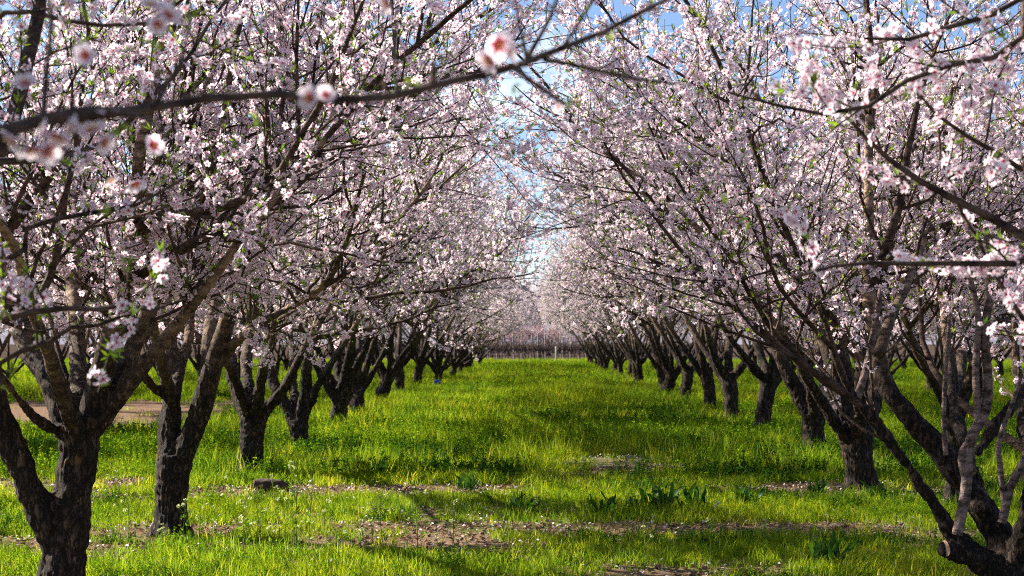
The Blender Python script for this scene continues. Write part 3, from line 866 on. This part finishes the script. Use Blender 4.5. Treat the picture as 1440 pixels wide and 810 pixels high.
# ---- further trees: four grown kinds, copied along the rows
kinds = []
for s in range(4):
    rg = np.random.default_rng(60 + s)
    kinds.append(build_tree("almond_tree", (0, 0, 0), skeleton(rg, 0.098 + 0.009 * s, 0.55 + 0.12 * (s % 3), 5 + s % 2), 70 + s, crown_h=6.1, zmin=1.7, voxel=0.022, leafy=1.0 + 0.5 * (s == 1)))
used = [False] * 4
rt = np.random.default_rng(100)
def place_tree(x, y, label, group, kind=None, scl=None):
    k = int(rt.integers(0, 4)) if kind is None else kind
    if used[k]: o = copy_tree(kinds[k])
    else: o, used[k] = kinds[k], True
    o.location = (x, y, 0)
    o.rotation_euler = (0, 0, rt.uniform(0, 6.28))
    s = scl or rt.uniform(0.94, 1.08)
    o.scale = (s, s, s * rt.uniform(0.97, 1.06))
    tag(o, label, "tree", group)
    return o

GL, GR = "almond trees in the row left of the lane", "almond trees in the row right of the lane"
tag(T['L0'], "almond tree beside the camera whose thin blurred bough crosses in front at the top left", "tree", GL)
tag(T['A'], "nearest dark rough almond tree at the lower left, splitting low into a leaning limb", "tree", GL)
tag(T['B'], "almond tree with a low V fork and pale right limb, behind the nearest left trunk", "tree", GL)
tag(T['C'], "almond tree with the brown log at its foot, left of the lane", "tree", GL)
tag(T['D'], "slim dark almond tree just behind the one with the log at its foot", "tree", GL)
tag(T['R0'], "almond tree beside the camera whose boughs hang in at the upper right edge", "tree", GR)
tag(T['R1'], "leaning almond tree in the lower right corner with pale upright shoots and sawn stub", "tree", GR)
tag(T['R1b'], "dark upright almond trunk right behind the limbs of the corner tree", "tree", GR)
tag(T['R2'], "stout dark almond tree with a swollen fork, left of the corner tree's leaning limbs", "tree", GR)
tag(T['R3'], "almond tree right of the lane leaning left, next beyond the stout forked one", "tree", GR)
ordn = ["", "first", "second", "third", "fourth", "fifth", "sixth", "seventh", "eighth", "ninth", "tenth"]
# left row, from the fifth tree on
n = 5
for px, py in [(476, 607), (502, 588), (534, 572), (563, 560), (586, 550)]:
    p = at(px, py, 3000 / (py - 480))
    place_tree(p[0], p[1], f"blossoming almond tree, {ordn[n]} trunk from the front in the row left of the lane", GL, scl=1.18); n += 1
d = 3000 / 70 + 4.3
while d < 92:
    place_tree(-3.2 + 0.012 * d + rt.normal(0, .12), d + rt.normal(0, .25), "small far almond tree near the vineyard end of the row left of the lane", GL); d += 4.3
n = 5
for px, py in [(1070, 617), (1030, 597), (1000, 582), (962, 572), (936, 562)]:
    p = at(px, py, 3000 / (py - 480))
    place_tree(p[0], p[1], f"blossoming almond tree, {ordn[n]} trunk from the front in the row right of the lane", GR, scl=1.18); n += 1
d = 3000 / 82 + 4.3
while d < 92:
    place_tree(3.75 + 0.012 * d + rt.normal(0, .12), d + rt.normal(0, .25), "small far almond tree near the vineyard end of the row right of the lane", GR); d += 4.3
for side_, x0, d0, what in ((-1, -10.0, 22, "second row to the left, seen between the front trunks"), (-1, -16.9, 38, "third row to the left, seen between the front trunks"),
                           (1, 10.6, 24, "second row to the right, seen between the front trunks"), (1, 17.5, 40, "third row to the right, seen between the front trunks")):
    d = d0
    while d < 92:
        place_tree(x0 + 0.012 * d + rt.normal(0, .15), d + rt.normal(0, .3), "blossoming almond tree of the " + what, "almond trees in the " + what[:23].strip()); d += 4.3
# beyond the vineyard: a far pale orchard and a few pink trees
def pink(o):
    for ch in o.children:
        if ch.name.startswith("blossom"):
            ch.material_slots[0].link = 'OBJECT'; ch.material_slots[0].material = M_PINK
for x in (-2.2, 0.6, 2.7, 5.0):
    o = place_tree(x, 136 + rt.uniform(-2, 2), "pink flowering fruit tree behind the vineyard posts", "pink trees behind the vineyard", scl=0.62); pink(o)
for x in np.arange(-42, 46, 4.6):
    place_tree(x + rt.normal(0, .4), 150 + rt.uniform(-3, 3), "pale blossoming tree in the orchard beyond the vineyard", "far trees beyond the vineyard", scl=1.75)

# ------------------------------------------------------------------ vineyard at the end of the lane
def box(V0, V1):
    x0, y0, z0 = V0; x1, y1, z1 = V1
    return np.array([(x0, y0, z0), (x1, y0, z0), (x1, y1, z0), (x0, y1, z0), (x0, y0, z1), (x1, y0, z1), (x1, y1, z1), (x0, y1, z1)], float), np.array([(0, 3, 2, 1), (4, 5, 6, 7), (0, 1, 5, 4), (1, 2, 6, 5), (2, 3, 7, 6), (3, 0, 4, 7)])
def post_mesh(name, r, h, pointed=True):
    P = np.array([(0, 0, -0.1), (0.01, 0, h * 0.5), (0, 0.01, h), (0, 0, h + 0.03)]); rr = np.array([r * 1.05, r, r * 0.95, r * 0.15])
    return mesh_np(name, *tubes(P[None], rr[None], 8), smooth=False)
pm = post_mesh("vine_post", 0.06, 2.05)
def vine_parts(seed):
    rg = np.random.default_rng(seed)
    P, r = resample([(0, 0, -0.05), (0.03, 0.02, 0.3), (-0.02, 0, 0.6), (0.02, 0, 0.85)], [0.05, 0.04, 0.035, 0.04], 10)
    tr = tubes(P[None], r[None], 7)
    A = []
    for s in (-1, 1):
        P, r = resample([(0.01, 0, 0.82), (s * 0.2, 0.02, 0.9), (s * 0.55, 0, 0.88)], [0.035, 0.03, 0.02], 8); A.append(tubes(P[None], r[None], 6))
    st = np.stack([rg.uniform(-0.6, 0.6, 34), rg.normal(0, 0.02, 34), np.full(34, 0.88)], 1)
    Pc = grow(st, rg.normal(0, 0.25, (34, 3)) + np.array([0, 0, 1]), rg.uniform(0.15, 0.75, 34), 4, rg, 0.12, 0.1)
    hang = grow(st, rg.normal(0, 0.5, (34, 3)) + np.array([0, 0, -0.5]), rg.uniform(0.15, 0.55, 34), 4, rg, 0.2, 0.0)
    A.append(tubes(Pc, np.full((34, 5), 0.014), 4)); A.append(tubes(hang, np.full((34, 5), 0.018), 4))
    return mesh_np("vine_trunk", *tr, smooth=True), mesh_np("cordon", *join(A), smooth=True)
vk = []
for s in range(3):
    a, c = vine_parts(s + 1)
    vk.append((a, c))
rows = (("nearest", 107.0), ("second", 109.3), ("third", 111.6), ("fourth", 113.9))
for ri, (rn, y) in enumerate(rows):
    wires = [tubes(np.array([[(-14, y, z), (0, y, z - 0.02), (16, y, z)]], float), np.full((1, 3), 0.006), 4) for z in (0.9, 1.3, 1.7)]
    tag(link("trellis_wire", mesh_np("trellis_wire", *join(wires)), M_STEEL), f"thin trellis wires strung along the {rn} row of bare vines", "wire")
    for i, x in enumerate(np.arange(-13.5 + 0.4 * ri, 15.5, 1.2)):
        o = empty("grapevine", (x + rt.normal(0, .06), y, 0), rt.choice([0, math.pi]))
        a, c = vk[(i + ri) % 3]
        link("vine_trunk", a, M_VINE, o); link("cordon", c, M_VINE, o)
        tag(o, f"bare dark grapevine trained on the {rn} trellis row behind the lane's end", "vine", f"grapevines in the {rn} row")
    for x in np.arange(-13.2 + 0.65 * ri, 15.5, 1.9):
        o = link("vine_post", pm, M_POST)
        o.location = (x + rt.normal(0, .05), y + 0.08, 0); o.scale = (1, 1, rt.uniform(0.9, 1.12)); o.rotation_euler = (rt.normal(0, .02), rt.normal(0, .03), rt.uniform(0, 6))
        tag(o, f"weathered wooden post of the {rn} trellis row behind the lane's end", "post", f"posts of the {rn} trellis row")
p = at(782, 510, 98); o = link("wooden_stake", post_mesh("wooden_stake", 0.07, 1.15), M_STAKE); o.location = (p[0], 98, 0)
tag(o, "short pale wooden stake standing alone in front of the vineyard", "stake")
p = at(640, 522, 72); o = link("metal_post", post_mesh("metal_post", 0.035, 1.35), M_STEEL); o.location = (p[0], 72, 0)
tag(o, "thin grey metal post among the far trunks left of the lane", "post")

# ------------------------------------------------------------------ things lying on the ground
# log
P, r = resample([(-0.17, 0, 0.055), (-0.08, 0.01, 0.07), (0.04, 0, 0.065), (0.17, 0.01, 0.05)], [0.062, 0.072, 0.068, 0.056], 26)
P = np.vstack([P[0] - [0.012, 0, 0], P[0] - [0.006, 0, 0], P, P[-1] + [0.012, 0, 0], P[-1] + [0.02, 0, 0]]); r = np.concatenate([[0.004, 0.05], r, [0.045, 0.003]])
V, F = tubes(P[None], r[None], 18)
for i in range(len(V)):
    V[i] += 0.020 * np.array(mnoise.noise_vector(tuple(V[i] * 13))) + 0.010 * np.array(mnoise.noise_vector(tuple(V[i] * 41)))
lg = link("log", mesh_np("log", V, F, smooth=True), M_LOG)
p = at(381, 694, 14.1); lg.location = (p[0], 14.1, 0); lg.rotation_euler = (0, 0.03, 0.15); lg.scale = (0.98, 1, 1)
tag(lg, "short dark rotting log lying on the grass at a trunk's foot", "log")
# small blue marker
o = empty("marker", tuple(at(615, 552, 41.5) * np.array([1, 1, 0])))
P, r = resample([(0, 0, -0.05), (0, 0, 0.1), (0, 0, 0.2)], [0.012, 0.012, 0.012], 5)
link("stake", mesh_np("stake", *tubes(P[None], r[None], 6)), M_STEEL, o)
P = np.array([(0, 0, 0.16), (0, 0, 0.165), (0, 0, 0.235), (0, 0, 0.24)]); link("lower_half", mesh_np("lower_half", *tubes(P[None], np.array([[0.002, 0.06, 0.072, 0.07]]), 14), smooth=True), M_PALEBLUE, o)
P = np.array([(0, 0, 0.236), (0, 0, 0.24), (0, 0, 0.36), (0, 0, 0.375), (0, 0, 0.38)]); link("cap", mesh_np("cap", *tubes(P[None], np.array([[0.01, 0.1, 0.1, 0.085, 0.002]]), 14), smooth=True), M_BLUE, o)
tag(o, "tiny blue plastic marker with pale lower half standing in the tall grass", "marker")

def leafy(seed, stems, h0, h1, rad, size, flowers=False):
    """bushy weed: stems with small oval leaves"""
    rg = np.random.default_rng(seed)
    a = rg.uniform(0, 6.28, stems); q = rad * np.sqrt(rg.random(stems))
    st = np.stack([q * np.cos(a), q * np.sin(a), np.full(stems, -0.01)], 1)
    h = rg.uniform(h0, h1, stems)
    P = grow(st, rg.normal(0, 0.22, (stems, 3)) + np.array([0, 0, 1]), h, 5, rg, 0.12, 0.05)
    V, F = tubes(P, np.full((stems, 6), 0.0022), 3)
    vv = [np.full(len(V), 0.4)]
    parts = [(V, F)]
    idx, t, pos, tan, rad_ = sample_along(P, np.full((stems, 6), 0.002), 0.017, 0.05, 1.0, rg)
    lv = np.array([(0, 0, 0), (0.45, -0.26, 0.08), (1, 0, 0.0), (0.45, 0.26, 0.08)])
    nr = rg.normal(0, 0.7, tan.shape) + np.array([0, 0, 0.9])
    V, F, A = scatter(lv, np.array([(0, 1, 2, 3)]), pos, nr, rg.uniform(0.6, 1.2, len(pos)) * size * (1.1 - 0.5 * t), rg)
    parts.append((V, F)); vv.append(A["v"])
    V, F = join(parts)
    return V, F, np.concatenate(vv)

# dock plants
def blade_leaf(L, w, curve, az, lean, seed):
    V, F = [], []
    n = 8
    ca, sa = math.cos(az), math.sin(az)
    for k in range(n):
        t = k / (n - 1)
        th = lean + curve * t * t
        # integrate
        if k == 0: x, z = 0.0, 0.0
        else: x += math.sin(th) * L / (n - 1); z += math.cos(th) * L / (n - 1)
        ww = w * max(0.12 if t < 0.25 else 0.03, math.sin(math.pi * min(1, max(0, (t - 0.08)) / 0.92)) ** 0.75) * (1 + 0.25 * math.sin(11 * t + seed * 1.7))
        for q, dz in ((-1, 0.12), (0, -0.1), (1, 0.12)):
            yy = q * ww; xx = x - dz * ww
            V.append((xx * ca - yy * sa, xx * sa + yy * ca, z + abs(dz) * 0))
    for k in range(n - 1):
        for j in range(2):
            a = k * 3 + j; F.append((a, a + 1, a + 4, a + 3))
    return np.array(V, float), np.array(F)
def dock_mesh(seed):
    rg = np.random.default_rng(seed)
    parts, vv = [], []
    for k in range(int(rg.integers(22, 30))):
        L = rg.uniform(0.07, 0.25)
        V, F = blade_leaf(L, L * rg.uniform(0.065, 0.115), rg.uniform(-0.6, 1.6), rg.uniform(0, 6.28), rg.uniform(-0.5, 0.8), k)
        tw = rg.uniform(-2.2, 2.2); zz = V[:, 2] / L                      # each leaf twists and ruffles
        c, s_ = np.cos(tw * zz), np.sin(tw * zz)
        m = V[1::3][:, :2].repeat(3, 0)
        dx = V[:, :2] - m
        V[:, 0] = m[:, 0] + dx[:, 0] * c - dx[:, 1] * s_; V[:, 1] = m[:, 1] + dx[:, 0] * s_ + dx[:, 1] * c
        V += np.array([rg.normal(0, .05), rg.normal(0, .05), -0.01]) + rg.normal(0, .0035, V.shape)
        parts.append((V, F)); vv.append(np.full(len(V), rg.random()))
    V, F, v = leafy(400 + seed, 12, 0.04, 0.13, 0.14, 0.05)
    parts.append((V, F)); vv.append(v * 0.6)
    V, F = join(parts)
    return mesh_np("leaves", V, F, {"v": np.concatenate(vv)}, smooth=True)
dk = [dock_mesh(s) for s in range(4)]
docks = [(735, 724, 1.0, "dark dock plant alone left of the lane middle, its leaves spread low"), (853, 727, 1.05, "leftmost dock plant of the dark clump right of the lane middle"),
         (886, 722, .8, "low dock plant between the leftmost and the tallest of the dark clump"), (924, 718, 1.3, "tallest upright dock plant in the middle of the dark clump"),
         (970, 717, 1.15, "rightmost dock plant of the dark clump, leaves leaning right"), (1050, 714, 1.1, "dock plant standing alone right of the dark clump"),
         (1165, 795, 1.15, "large broad leaved dock plant left of the corner tree's stub"), (1150, 700, .9, "small dock plant in the grass left of the stout forked tree"), (655, 688, .9, "small dock plant beside the far edge of the bare strip"), (1235, 706, 1.0, "dark dock plant at the foot of the stout forked tree")]
for i, (px, py, s, lab) in enumerate(docks):
    d = 3000 / (py - 480); p = at(px, py, d)
    o = empty("dock_plant", (p[0], d, 0), rt.uniform(0, 6.28)); o.scale = (s,) * 3
    link("leaves", dk[i % 4], M_DOCK, o)
    tag(o, lab, "plant", "dock plants in the grass")
# tall flowering weeds
def stalk(seed):
    rg = np.random.default_rng(seed)
    h = 0.34 + 0.12 * rg.random()
    P, r = resample([(0, 0, 0), (rg.normal(0, .015), rg.normal(0, .015), h * .5), (rg.normal(0, .03), rg.normal(0, .03), h)], [0.0035, 0.003, 0.0022], 8)
    parts = [tubes(P[None], r[None], 4)]
    heads = [P[-1]]
    idx, t, pos, tan, rad = sample_along(P[None], r[None], 0.13, 0.35, 0.9, rg)
    if len(pos):
        B = grow(pos, side_dirs(tan, pos, rg, 30, 55, 0.3, 0), rg.uniform(0.05, 0.12, len(pos)), 4, rg, 0.1, 0.15)
        parts.append(tubes(B, np.full((len(B), 5), 0.0018), 4)); heads += list(B[:, -1])
    V, F = join(parts)
    st = mesh_np("stalk", V, F, {"v": np.full(len(V), .5)})
    fp = np.concatenate([np.array(hd)[None] - [0, 0, .004] + rg.normal(0, .0065, (12, 3)) for hd in heads])
    V, F, A = scatter(np.array([(-.5, -.5, 0), (.5, -.5, .1), (.5, .5, 0), (-.5, .5, .1)]), np.array([(0, 1, 2, 3)]), fp, rg.normal(0, 1, fp.shape) + np.array([0, 0, .6]), rg.uniform(.008, .013, len(fp)), rg)
    fl_ = mesh_np("flower_heads", V, F, A)
    lp_ = rg.normal(0, .012, (7, 3)) + np.linspace(0.02, h * .7, 7)[:, None] * np.array([0, 0, 1])
    V, F, A = scatter(LV, LF, lp_, rg.normal(0, 1, (7, 3)) + np.array([0, 0, .5]), rg.uniform(.03, .05, 7), rg)
    return st, fl_, mesh_np("leaves", V, F, A)
sk = [stalk(s) for s in range(5)]
spots = [(367, 752), (387, 735), (394, 758), (402, 742), (409, 763), (417, 760), (434, 765), (438, 778), (348, 775), (330, 748), (318, 742), (306, 760), (298, 772), (256, 752), (250, 742), (262, 770), (282, 775), (455, 752), (474, 790), (420, 790), (378, 785), (340, 795), (525, 775), (540, 768), (586, 792), (228, 790), (205, 765), (182, 730), (170, 760), (150, 745), (150, 700), (166, 690), (620, 800), (505, 800), (445, 800), (395, 795), (640, 775), (655, 770), (1260, 800), (1300, 790), (1075, 800), (1000, 795), (905, 790), (350, 740), (360, 765), (410, 715), (433, 716), (322, 720), (470, 735), (490, 745)]
for i, (px, py) in enumerate(spots):
    d = 3000 / (py + 8 - 480); p = at(px, py, d)
    o = empty("flowering_weed", (p[0], d, 0), rt.uniform(0, 6.28)); s = rt.uniform(0.6, 1.15); o.scale = (s, s, s)
    a, b_, c = sk[i % 5]
    link("stalk", a, M_STALK, o); link("flower_heads", b_, M_FLORET, o); link("leaves", c, M_WEED, o)
    tag(o, "tall thin weed with small pale flower heads standing in the grass", "weed", "tall flowering weeds in the front grass")

# ------------------------------------------------------------------ grass, weeds, litter and petals: nobody could count them
def lane_frame(x, d):
    return x - 0.012 * d
def bare(x, d):
    """0 = fully grown over, 1 = bare soil"""
    n_ = fbm(x, d * 2.2, 0.9)
    b_ = np.zeros_like(x)
    def band(x0, x1, dc, hw, k=1.0):
        e = np.clip(1.25 - np.abs(d - dc - 0.25 * (vnoise(x, d, 0.6) - .5)) / hw, 0, 1) * np.clip((x - x0) / 0.4, 0, 1) * np.clip((x1 - x) / 0.4, 0, 1)
        return np.clip(e * 1.6, 0, 1) * k
    for a in (band(-3.3, 0.35, 14.25, 0.55), band(-1.6, 3.4, 11.35, 0.42, .95), band(2.4, 4.6, 13.9, 0.5, .8), band(-3.6, -1.9, 11.1, 0.6, .75), band(-9, -3.6, 14.8, 0.8, .85), band(-9, -4.0, 12.2, 0.3, .7), band(2.5, 5, 10.9, 0.35, .8),
              band(-1.5, 0.6, 12.6, 0.25, .6), band(1.5, 4, 16.3, 0.3, .6), band(-14, -5.6, 30, 7.0, .92)):
        b_ = np.maximum(b_, a)
    nz = np.clip((fbm(x, d * 1.8, 0.55) - 0.60) * 6, 0, 0.85) * (d < 20)
    b_ = np.maximum(b_, nz)
    return np.clip(b_ * (0.75 + 0.6 * n_), 0, 1)

def blades(seed, n, h0, h1, rad, w0, w1, bend, nseg=3):
    rg = np.random.default_rng(seed)
    a = rg.uniform(0, 6.28, n); q = rad * np.sqrt(rg.random(n))
    h = rg.uniform(h0, h1, n); w = rg.uniform(w0, w1, n); az = rg.uniform(0, 6.28, n); bd = rg.uniform(0.1, bend, n)
    V = np.empty((n, nseg + 1, 2, 3))
    fa = az + rg.uniform(-1, 1, n)
    for k in range(nseg + 1):
        t = k / nseg
        cx = q * np.cos(a) + np.cos(az) * bd * h * t ** 1.8; cyy = q * np.sin(a) + np.sin(az) * bd * h * t ** 1.8
        cz = h * t * (1 - 0.3 * bd * t) - 0.01
        ww = w * (1 - t ** 1.5) + 0.0004
        for s, sg in ((0, -1), (1, 1)):
            V[:, k, s] = np.stack([cx - sg * ww * np.sin(fa) * .5, cyy + sg * ww * np.cos(fa) * .5, cz], 1)
    base = (np.arange(n) * (nseg + 1) * 2)[:, None, None]
    k = np.arange(nseg)[None, :, None] * 2
    F = (base + k + np.array([0, 1, 3, 2])[None, None, :]).reshape(-1, 4)
    return V.reshape(-1, 3), F, np.repeat(rg.random(n), (nseg + 1) * 2)

lib = bpy.data.collections.new("ground_cover_kinds")          # sources for the geometry nodes, not in the scene themselves
def kind_col(name, items, mat):
    c = bpy.data.collections.new(name)
    for i, (V, F, v) in enumerate(items):
        me = mesh_np(name, V, F, {"v": v}); me.materials.append(mat)
        o = bpy.data.objects.new(f"{name}_{i}", me)
        c.objects.link(o)
    return c

def scatter_stuff(name, label, cat, col, n_kinds, x, d, scale, seed, zs=None):
    rg = np.random.default_rng(seed)
    n_ = len(x)
    me = bpy.data.meshes.new(name)
    me.vertices.add(n_)
    me.vertices.foreach_set("co", np.stack([x, d, np.zeros(n_)], 1).astype(np.float32).ravel())
    def put(nm, typ, arr, key):
        a = me.attributes.new(nm, typ, 'POINT'); a.data.foreach_set(key, np.ascontiguousarray(arr).ravel())
    put("rot", 'FLOAT_VECTOR', np.stack([rg.normal(0, .06, n_), rg.normal(0, .06, n_), rg.uniform(0, 6.28, n_)], 1).astype(np.float32), "vector")
    zs = scale if zs is None else zs
    put("scl", 'FLOAT_VECTOR', np.stack([scale, scale, zs], 1).astype(np.float32), "vector")
    put("idx", 'INT', rg.integers(0, n_kinds, n_).astype(np.int32), "value")
    o = bpy.data.objects.new(name, me); COL.objects.link(o)
    ng = bpy.data.node_groups.new(name, 'GeometryNodeTree')
    ng.interface.new_socket("Geometry", in_out='INPUT', socket_type='NodeSocketGeometry')
    ng.interface.new_socket("Geometry", in_out='OUTPUT', socket_type='NodeSocketGeometry')
    gi = ng.nodes.new("NodeGroupInput"); go_ = ng.nodes.new("NodeGroupOutput")
    ci = ng.nodes.new("GeometryNodeCollectionInfo"); ci.inputs["Collection"].default_value = col
    ci.inputs["Separate Children"].default_value = True; ci.inputs["Reset Children"].default_value = True
    ip = ng.nodes.new("GeometryNodeInstanceOnPoints"); ip.inputs["Pick Instance"].default_value = True
    def na(nm, typ):
        q = ng.nodes.new("GeometryNodeInputNamedAttribute"); q.data_type = typ; q.inputs["Name"].default_value = nm
        return q.outputs["Attribute"]
    e2r = ng.nodes.new("FunctionNodeEulerToRotation")
    L = ng.links.new
    L(na("rot", 'FLOAT_VECTOR'), e2r.inputs[0])
    L(gi.outputs[0], ip.inputs["Points"]); L(ci.outputs[0], ip.inputs["Instance"])
    L(na("idx", 'INT'), ip.inputs["Instance Index"]); L(e2r.outputs[0], ip.inputs["Rotation"]); L(na("scl", 'FLOAT_VECTOR'), ip.inputs["Scale"])
    L(ip.outputs[0], go_.inputs[0])
    md = o.modifiers.new("scatter", 'NODES'); md.node_group = ng
    tag(o, label, cat, None, "stuff")
    return o

def field(density, d0, d1, seed, margin=1.3):
    rg = np.random.default_rng(seed)
    # area-uniform samples in the wedge the camera sees, a little wider
    k = 0.385
    A = k * (d1 ** 2 - d0 ** 2) + 2 * margin * (d1 - d0)
    n_ = int(density * A)
    d = np.sqrt(d0 ** 2 + (d1 ** 2 - d0 ** 2) * rg.random(n_))
    x = rg.uniform(-1, 1, n_) * (k * d + margin)
    return x, d, rg

short = kind_col("short_grass", [blades(s, 46, 0.035, 0.15, 0.14, 0.004, 0.010, 1.0) for s in range(4)], M_GRASS)
tall = kind_col("tall_grass", [blades(10 + s, 44, 0.12, 0.38, 0.17, 0.004, 0.010, 0.8, 4) for s in range(4)], M_GRASS)
bush = kind_col("weed", [leafy(20 + s, 13, 0.08, 0.30, 0.14, 0.042) for s in range(4)], M_WEED)
dark = kind_col("dark_weed", [leafy(30 + s, 13, 0.08, 0.27, 0.15, 0.050) for s in range(4)], M_DARKWEED)

def cat_fields(parts):
    return [np.concatenate(a) for a in zip(*parts)]

# short grass: the front, thinning on the bare strips
parts = []
for d0, d1, den, s0 in ((8.3, 14, 80, 0.8), (14, 22, 48, 1.1), (22, 40, 16, 1.9), (40, 105, 3.5, 3.2)):
    x, d, rg = field(den, d0, d1, int(d0 * 10))
    keep = rg.random(len(x)) > bare(x, d) * 1.02
    x, d = x[keep], d[keep]
    s = s0 * (0.6 + 0.75 * fbm(x, d, 0.7)) * rg.uniform(.75, 1.2, len(x))
    parts.append((x, d, s, s / s0 * (0.9 + 0.3 * (s0 - 1) / 2)))
x, d, s, z = cat_fields(parts)
scatter_stuff("grass", "short bright grass covering the orchard floor", "grass", short, 4, x, d, s, 1, z)

# tall grass
parts = []
for d0, d1, den, s0 in ((8.6, 15.5, 5, 0.5), (15.5, 24, 12, 0.95), (24, 45, 12, 1.4), (45, 105, 2.6, 2.0)):
    x, d, rg = field(den, d0, d1, int(d0 * 10) + 1)
    t_ = fbm(x, d, 0.45)
    keep = (rg.random(len(x)) > bare(x, d) * 1.6) & (t_ + rg.normal(0, .1, len(x)) > (0.56 if d0 < 15 else 0.40))
    x, d, t_ = x[keep], d[keep], t_[keep]
    s = s0 * (0.45 + 1.0 * t_) * rg.uniform(.75, 1.2, len(x))
    parts.append((x, d, s, np.minimum(s, 0.7 * s / s0 + 0.35)))
x, d, s, z = cat_fields(parts)
scatter_stuff("tall_grass", "taller arching grass growing in clumps along the lane", "grass", tall, 4, x, d, s, 2, z)

# leafy weeds
parts = []
for d0, d1, den, s0 in ((8.4, 15.5, 34, 0.45), (15.5, 24, 18, 1.1), (24, 45, 9, 1.65), (45, 105, 2.2, 2.4)):
    x, d, rg = field(den, d0, d1, int(d0 * 10) + 2)
    t_ = fbm(x + 50, d + 20, 0.5)
    keep = (rg.random(len(x)) > bare(x, d) * 1.5) & (t_ + rg.normal(0, .1, len(x)) > 0.46)
    x, d, t_ = x[keep], d[keep], t_[keep]
    s = s0 * (0.4 + 1.0 * t_) * rg.uniform(.75, 1.25, len(x))
    parts.append((x, d, s, np.minimum(s, 0.7 * s / s0 + 0.35)))
x, d, s, z = cat_fields(parts)
scatter_stuff("leafy_weeds", "bright green leafy weeds mixed into the grass of the lane", "weeds", bush, 4, x, d, s, 3, z)

# darker weed patches
parts = []
for d0, d1, den, s0 in ((8.4, 15.5, 30, 0.5), (15.5, 24, 22, 1.1), (24, 45, 8, 1.5), (45, 105, 1.2, 2.2)):
    x, d, rg = field(den, d0, d1, int(d0 * 10) + 3)
    t_ = fbm(x + 13, d * 1.5 + 70, 0.55)
    keep = (rg.random(len(x)) > bare(x, d) * 1.7) & (t_ + rg.normal(0, .035, len(x)) > (0.555 if d0 < 15 else 0.615))
    x, d, t_ = x[keep], d[keep], t_[keep]
    s = s0 * (0.2 + 1.2 * t_) * rg.uniform(.75, 1.25, len(x))
    parts.append((x, d, s, np.minimum(s, 0.7 * s / s0 + 0.35)))
x, d, s, z = cat_fields(parts)
scatter_stuff("dark_weeds", "dark green weed patches standing above the grass", "weeds", dark, 4, x, d, s, 4, z)

# brown leaf litter and fallen petals
qv = np.array([(-.5, -.35, 0), (.5, -.35, .12), (.5, .35, 0), (-.5, .35, .12)]); qf = np.array([(0, 1, 2, 3)])
x, d, rg = field(330, 8.4, 17, 201)
keep = rg.random(len(x)) < bare(x, d) * 0.9 + 0.02; x, d = x[keep], d[keep]
pos = np.stack([x, d, rg.uniform(0.004, 0.02, len(x))], 1)
V, F, A = scatter(qv, qf, pos, rg.normal(0, .35, pos.shape) + np.array([0, 0, 1]), rg.uniform(.012, .045, len(x)), rg)
tag(link("leaf_litter", mesh_np("leaf_litter", V, F, A), M_LITTER), "dry brown leaf litter lying on the bare soil strips", "leaf litter", None, "stuff")
x, d, rg = field(120, 8.4, 17, 203)
keep = rg.random(len(x)) < bare(x, d) * 0.8; x, d = x[keep], d[keep]
oc = np.array([(1, 0, 0), (-.9, .1, 0), (.1, 1, .1), (0, -1, 0), (.1, 0, .75), (0, 0, -.6)]); of = np.array([(0, 2, 4), (2, 1, 4), (1, 3, 4), (3, 0, 4), (2, 0, 5), (1, 2, 5), (3, 1, 5), (0, 3, 5)])
pos = np.stack([x, d, rg.uniform(0.0, 0.008, len(x))], 1)
V, F, A = scatter(oc, of, pos, rg.normal(0, .5, pos.shape) + np.array([0, 0, 1]), rg.uniform(.006, .026, len(x)) ** 1.0, rg)
V = V + rg.normal(0, .0022, V.shape)
tag(link("soil_clods", mesh_np("soil_clods", V, F, A), simple_mat("soil_clod", (0.17, 0.112, 0.078), 1.0, 40, 0.5, 0.5)), "small brown clods of soil lying on the bare strips", "soil", None, "stuff")
x, d, rg = field(150, 8.4, 26, 202)
keep = rg.random(len(x)) < bare(x, d) * 0.5 + 0.075; x, d = x[keep], d[keep]
pos = np.stack([x, d, rg.uniform(0.006, 0.05, len(x))], 1)
V, F, A = scatter(qv, qf, pos, rg.normal(0, .45, pos.shape) + np.array([0, 0, 1]), rg.uniform(.011, .021, len(x)), rg)
A["t"] = np.full(len(V), 0.8)
tag(link("fallen_petals", mesh_np("fallen_petals", V, F, A), M_PETAL), "white fallen petals strewn over soil and grass", "petals", None, "stuff")
# straw tuft by the front strip
for px, py, s, lab in ((880, 750, 1.2, "largest tuft of straw coloured dry grass beside the front bare strip"), (1045, 735, .8, "small tuft of dry grass right of the dock clump"), (800, 742, .7, "small tuft of dry grass left of the largest dry tuft")):
    dd = 3000 / (py + 2 - 480); p = at(px, py, dd)
    V, F, v = blades(77 + px, 70, 0.06, 0.2, 0.16, 0.002, 0.004, 1.0)
    o = link("dry_grass_tuft", mesh_np("dry_grass_tuft", V, F, {"v": v}), M_DRY); o.location = (p[0], dd, 0); o.scale = (s * 1.5, s, s * .75)
    tag(o, lab, "grass tuft", "dry grass tufts")
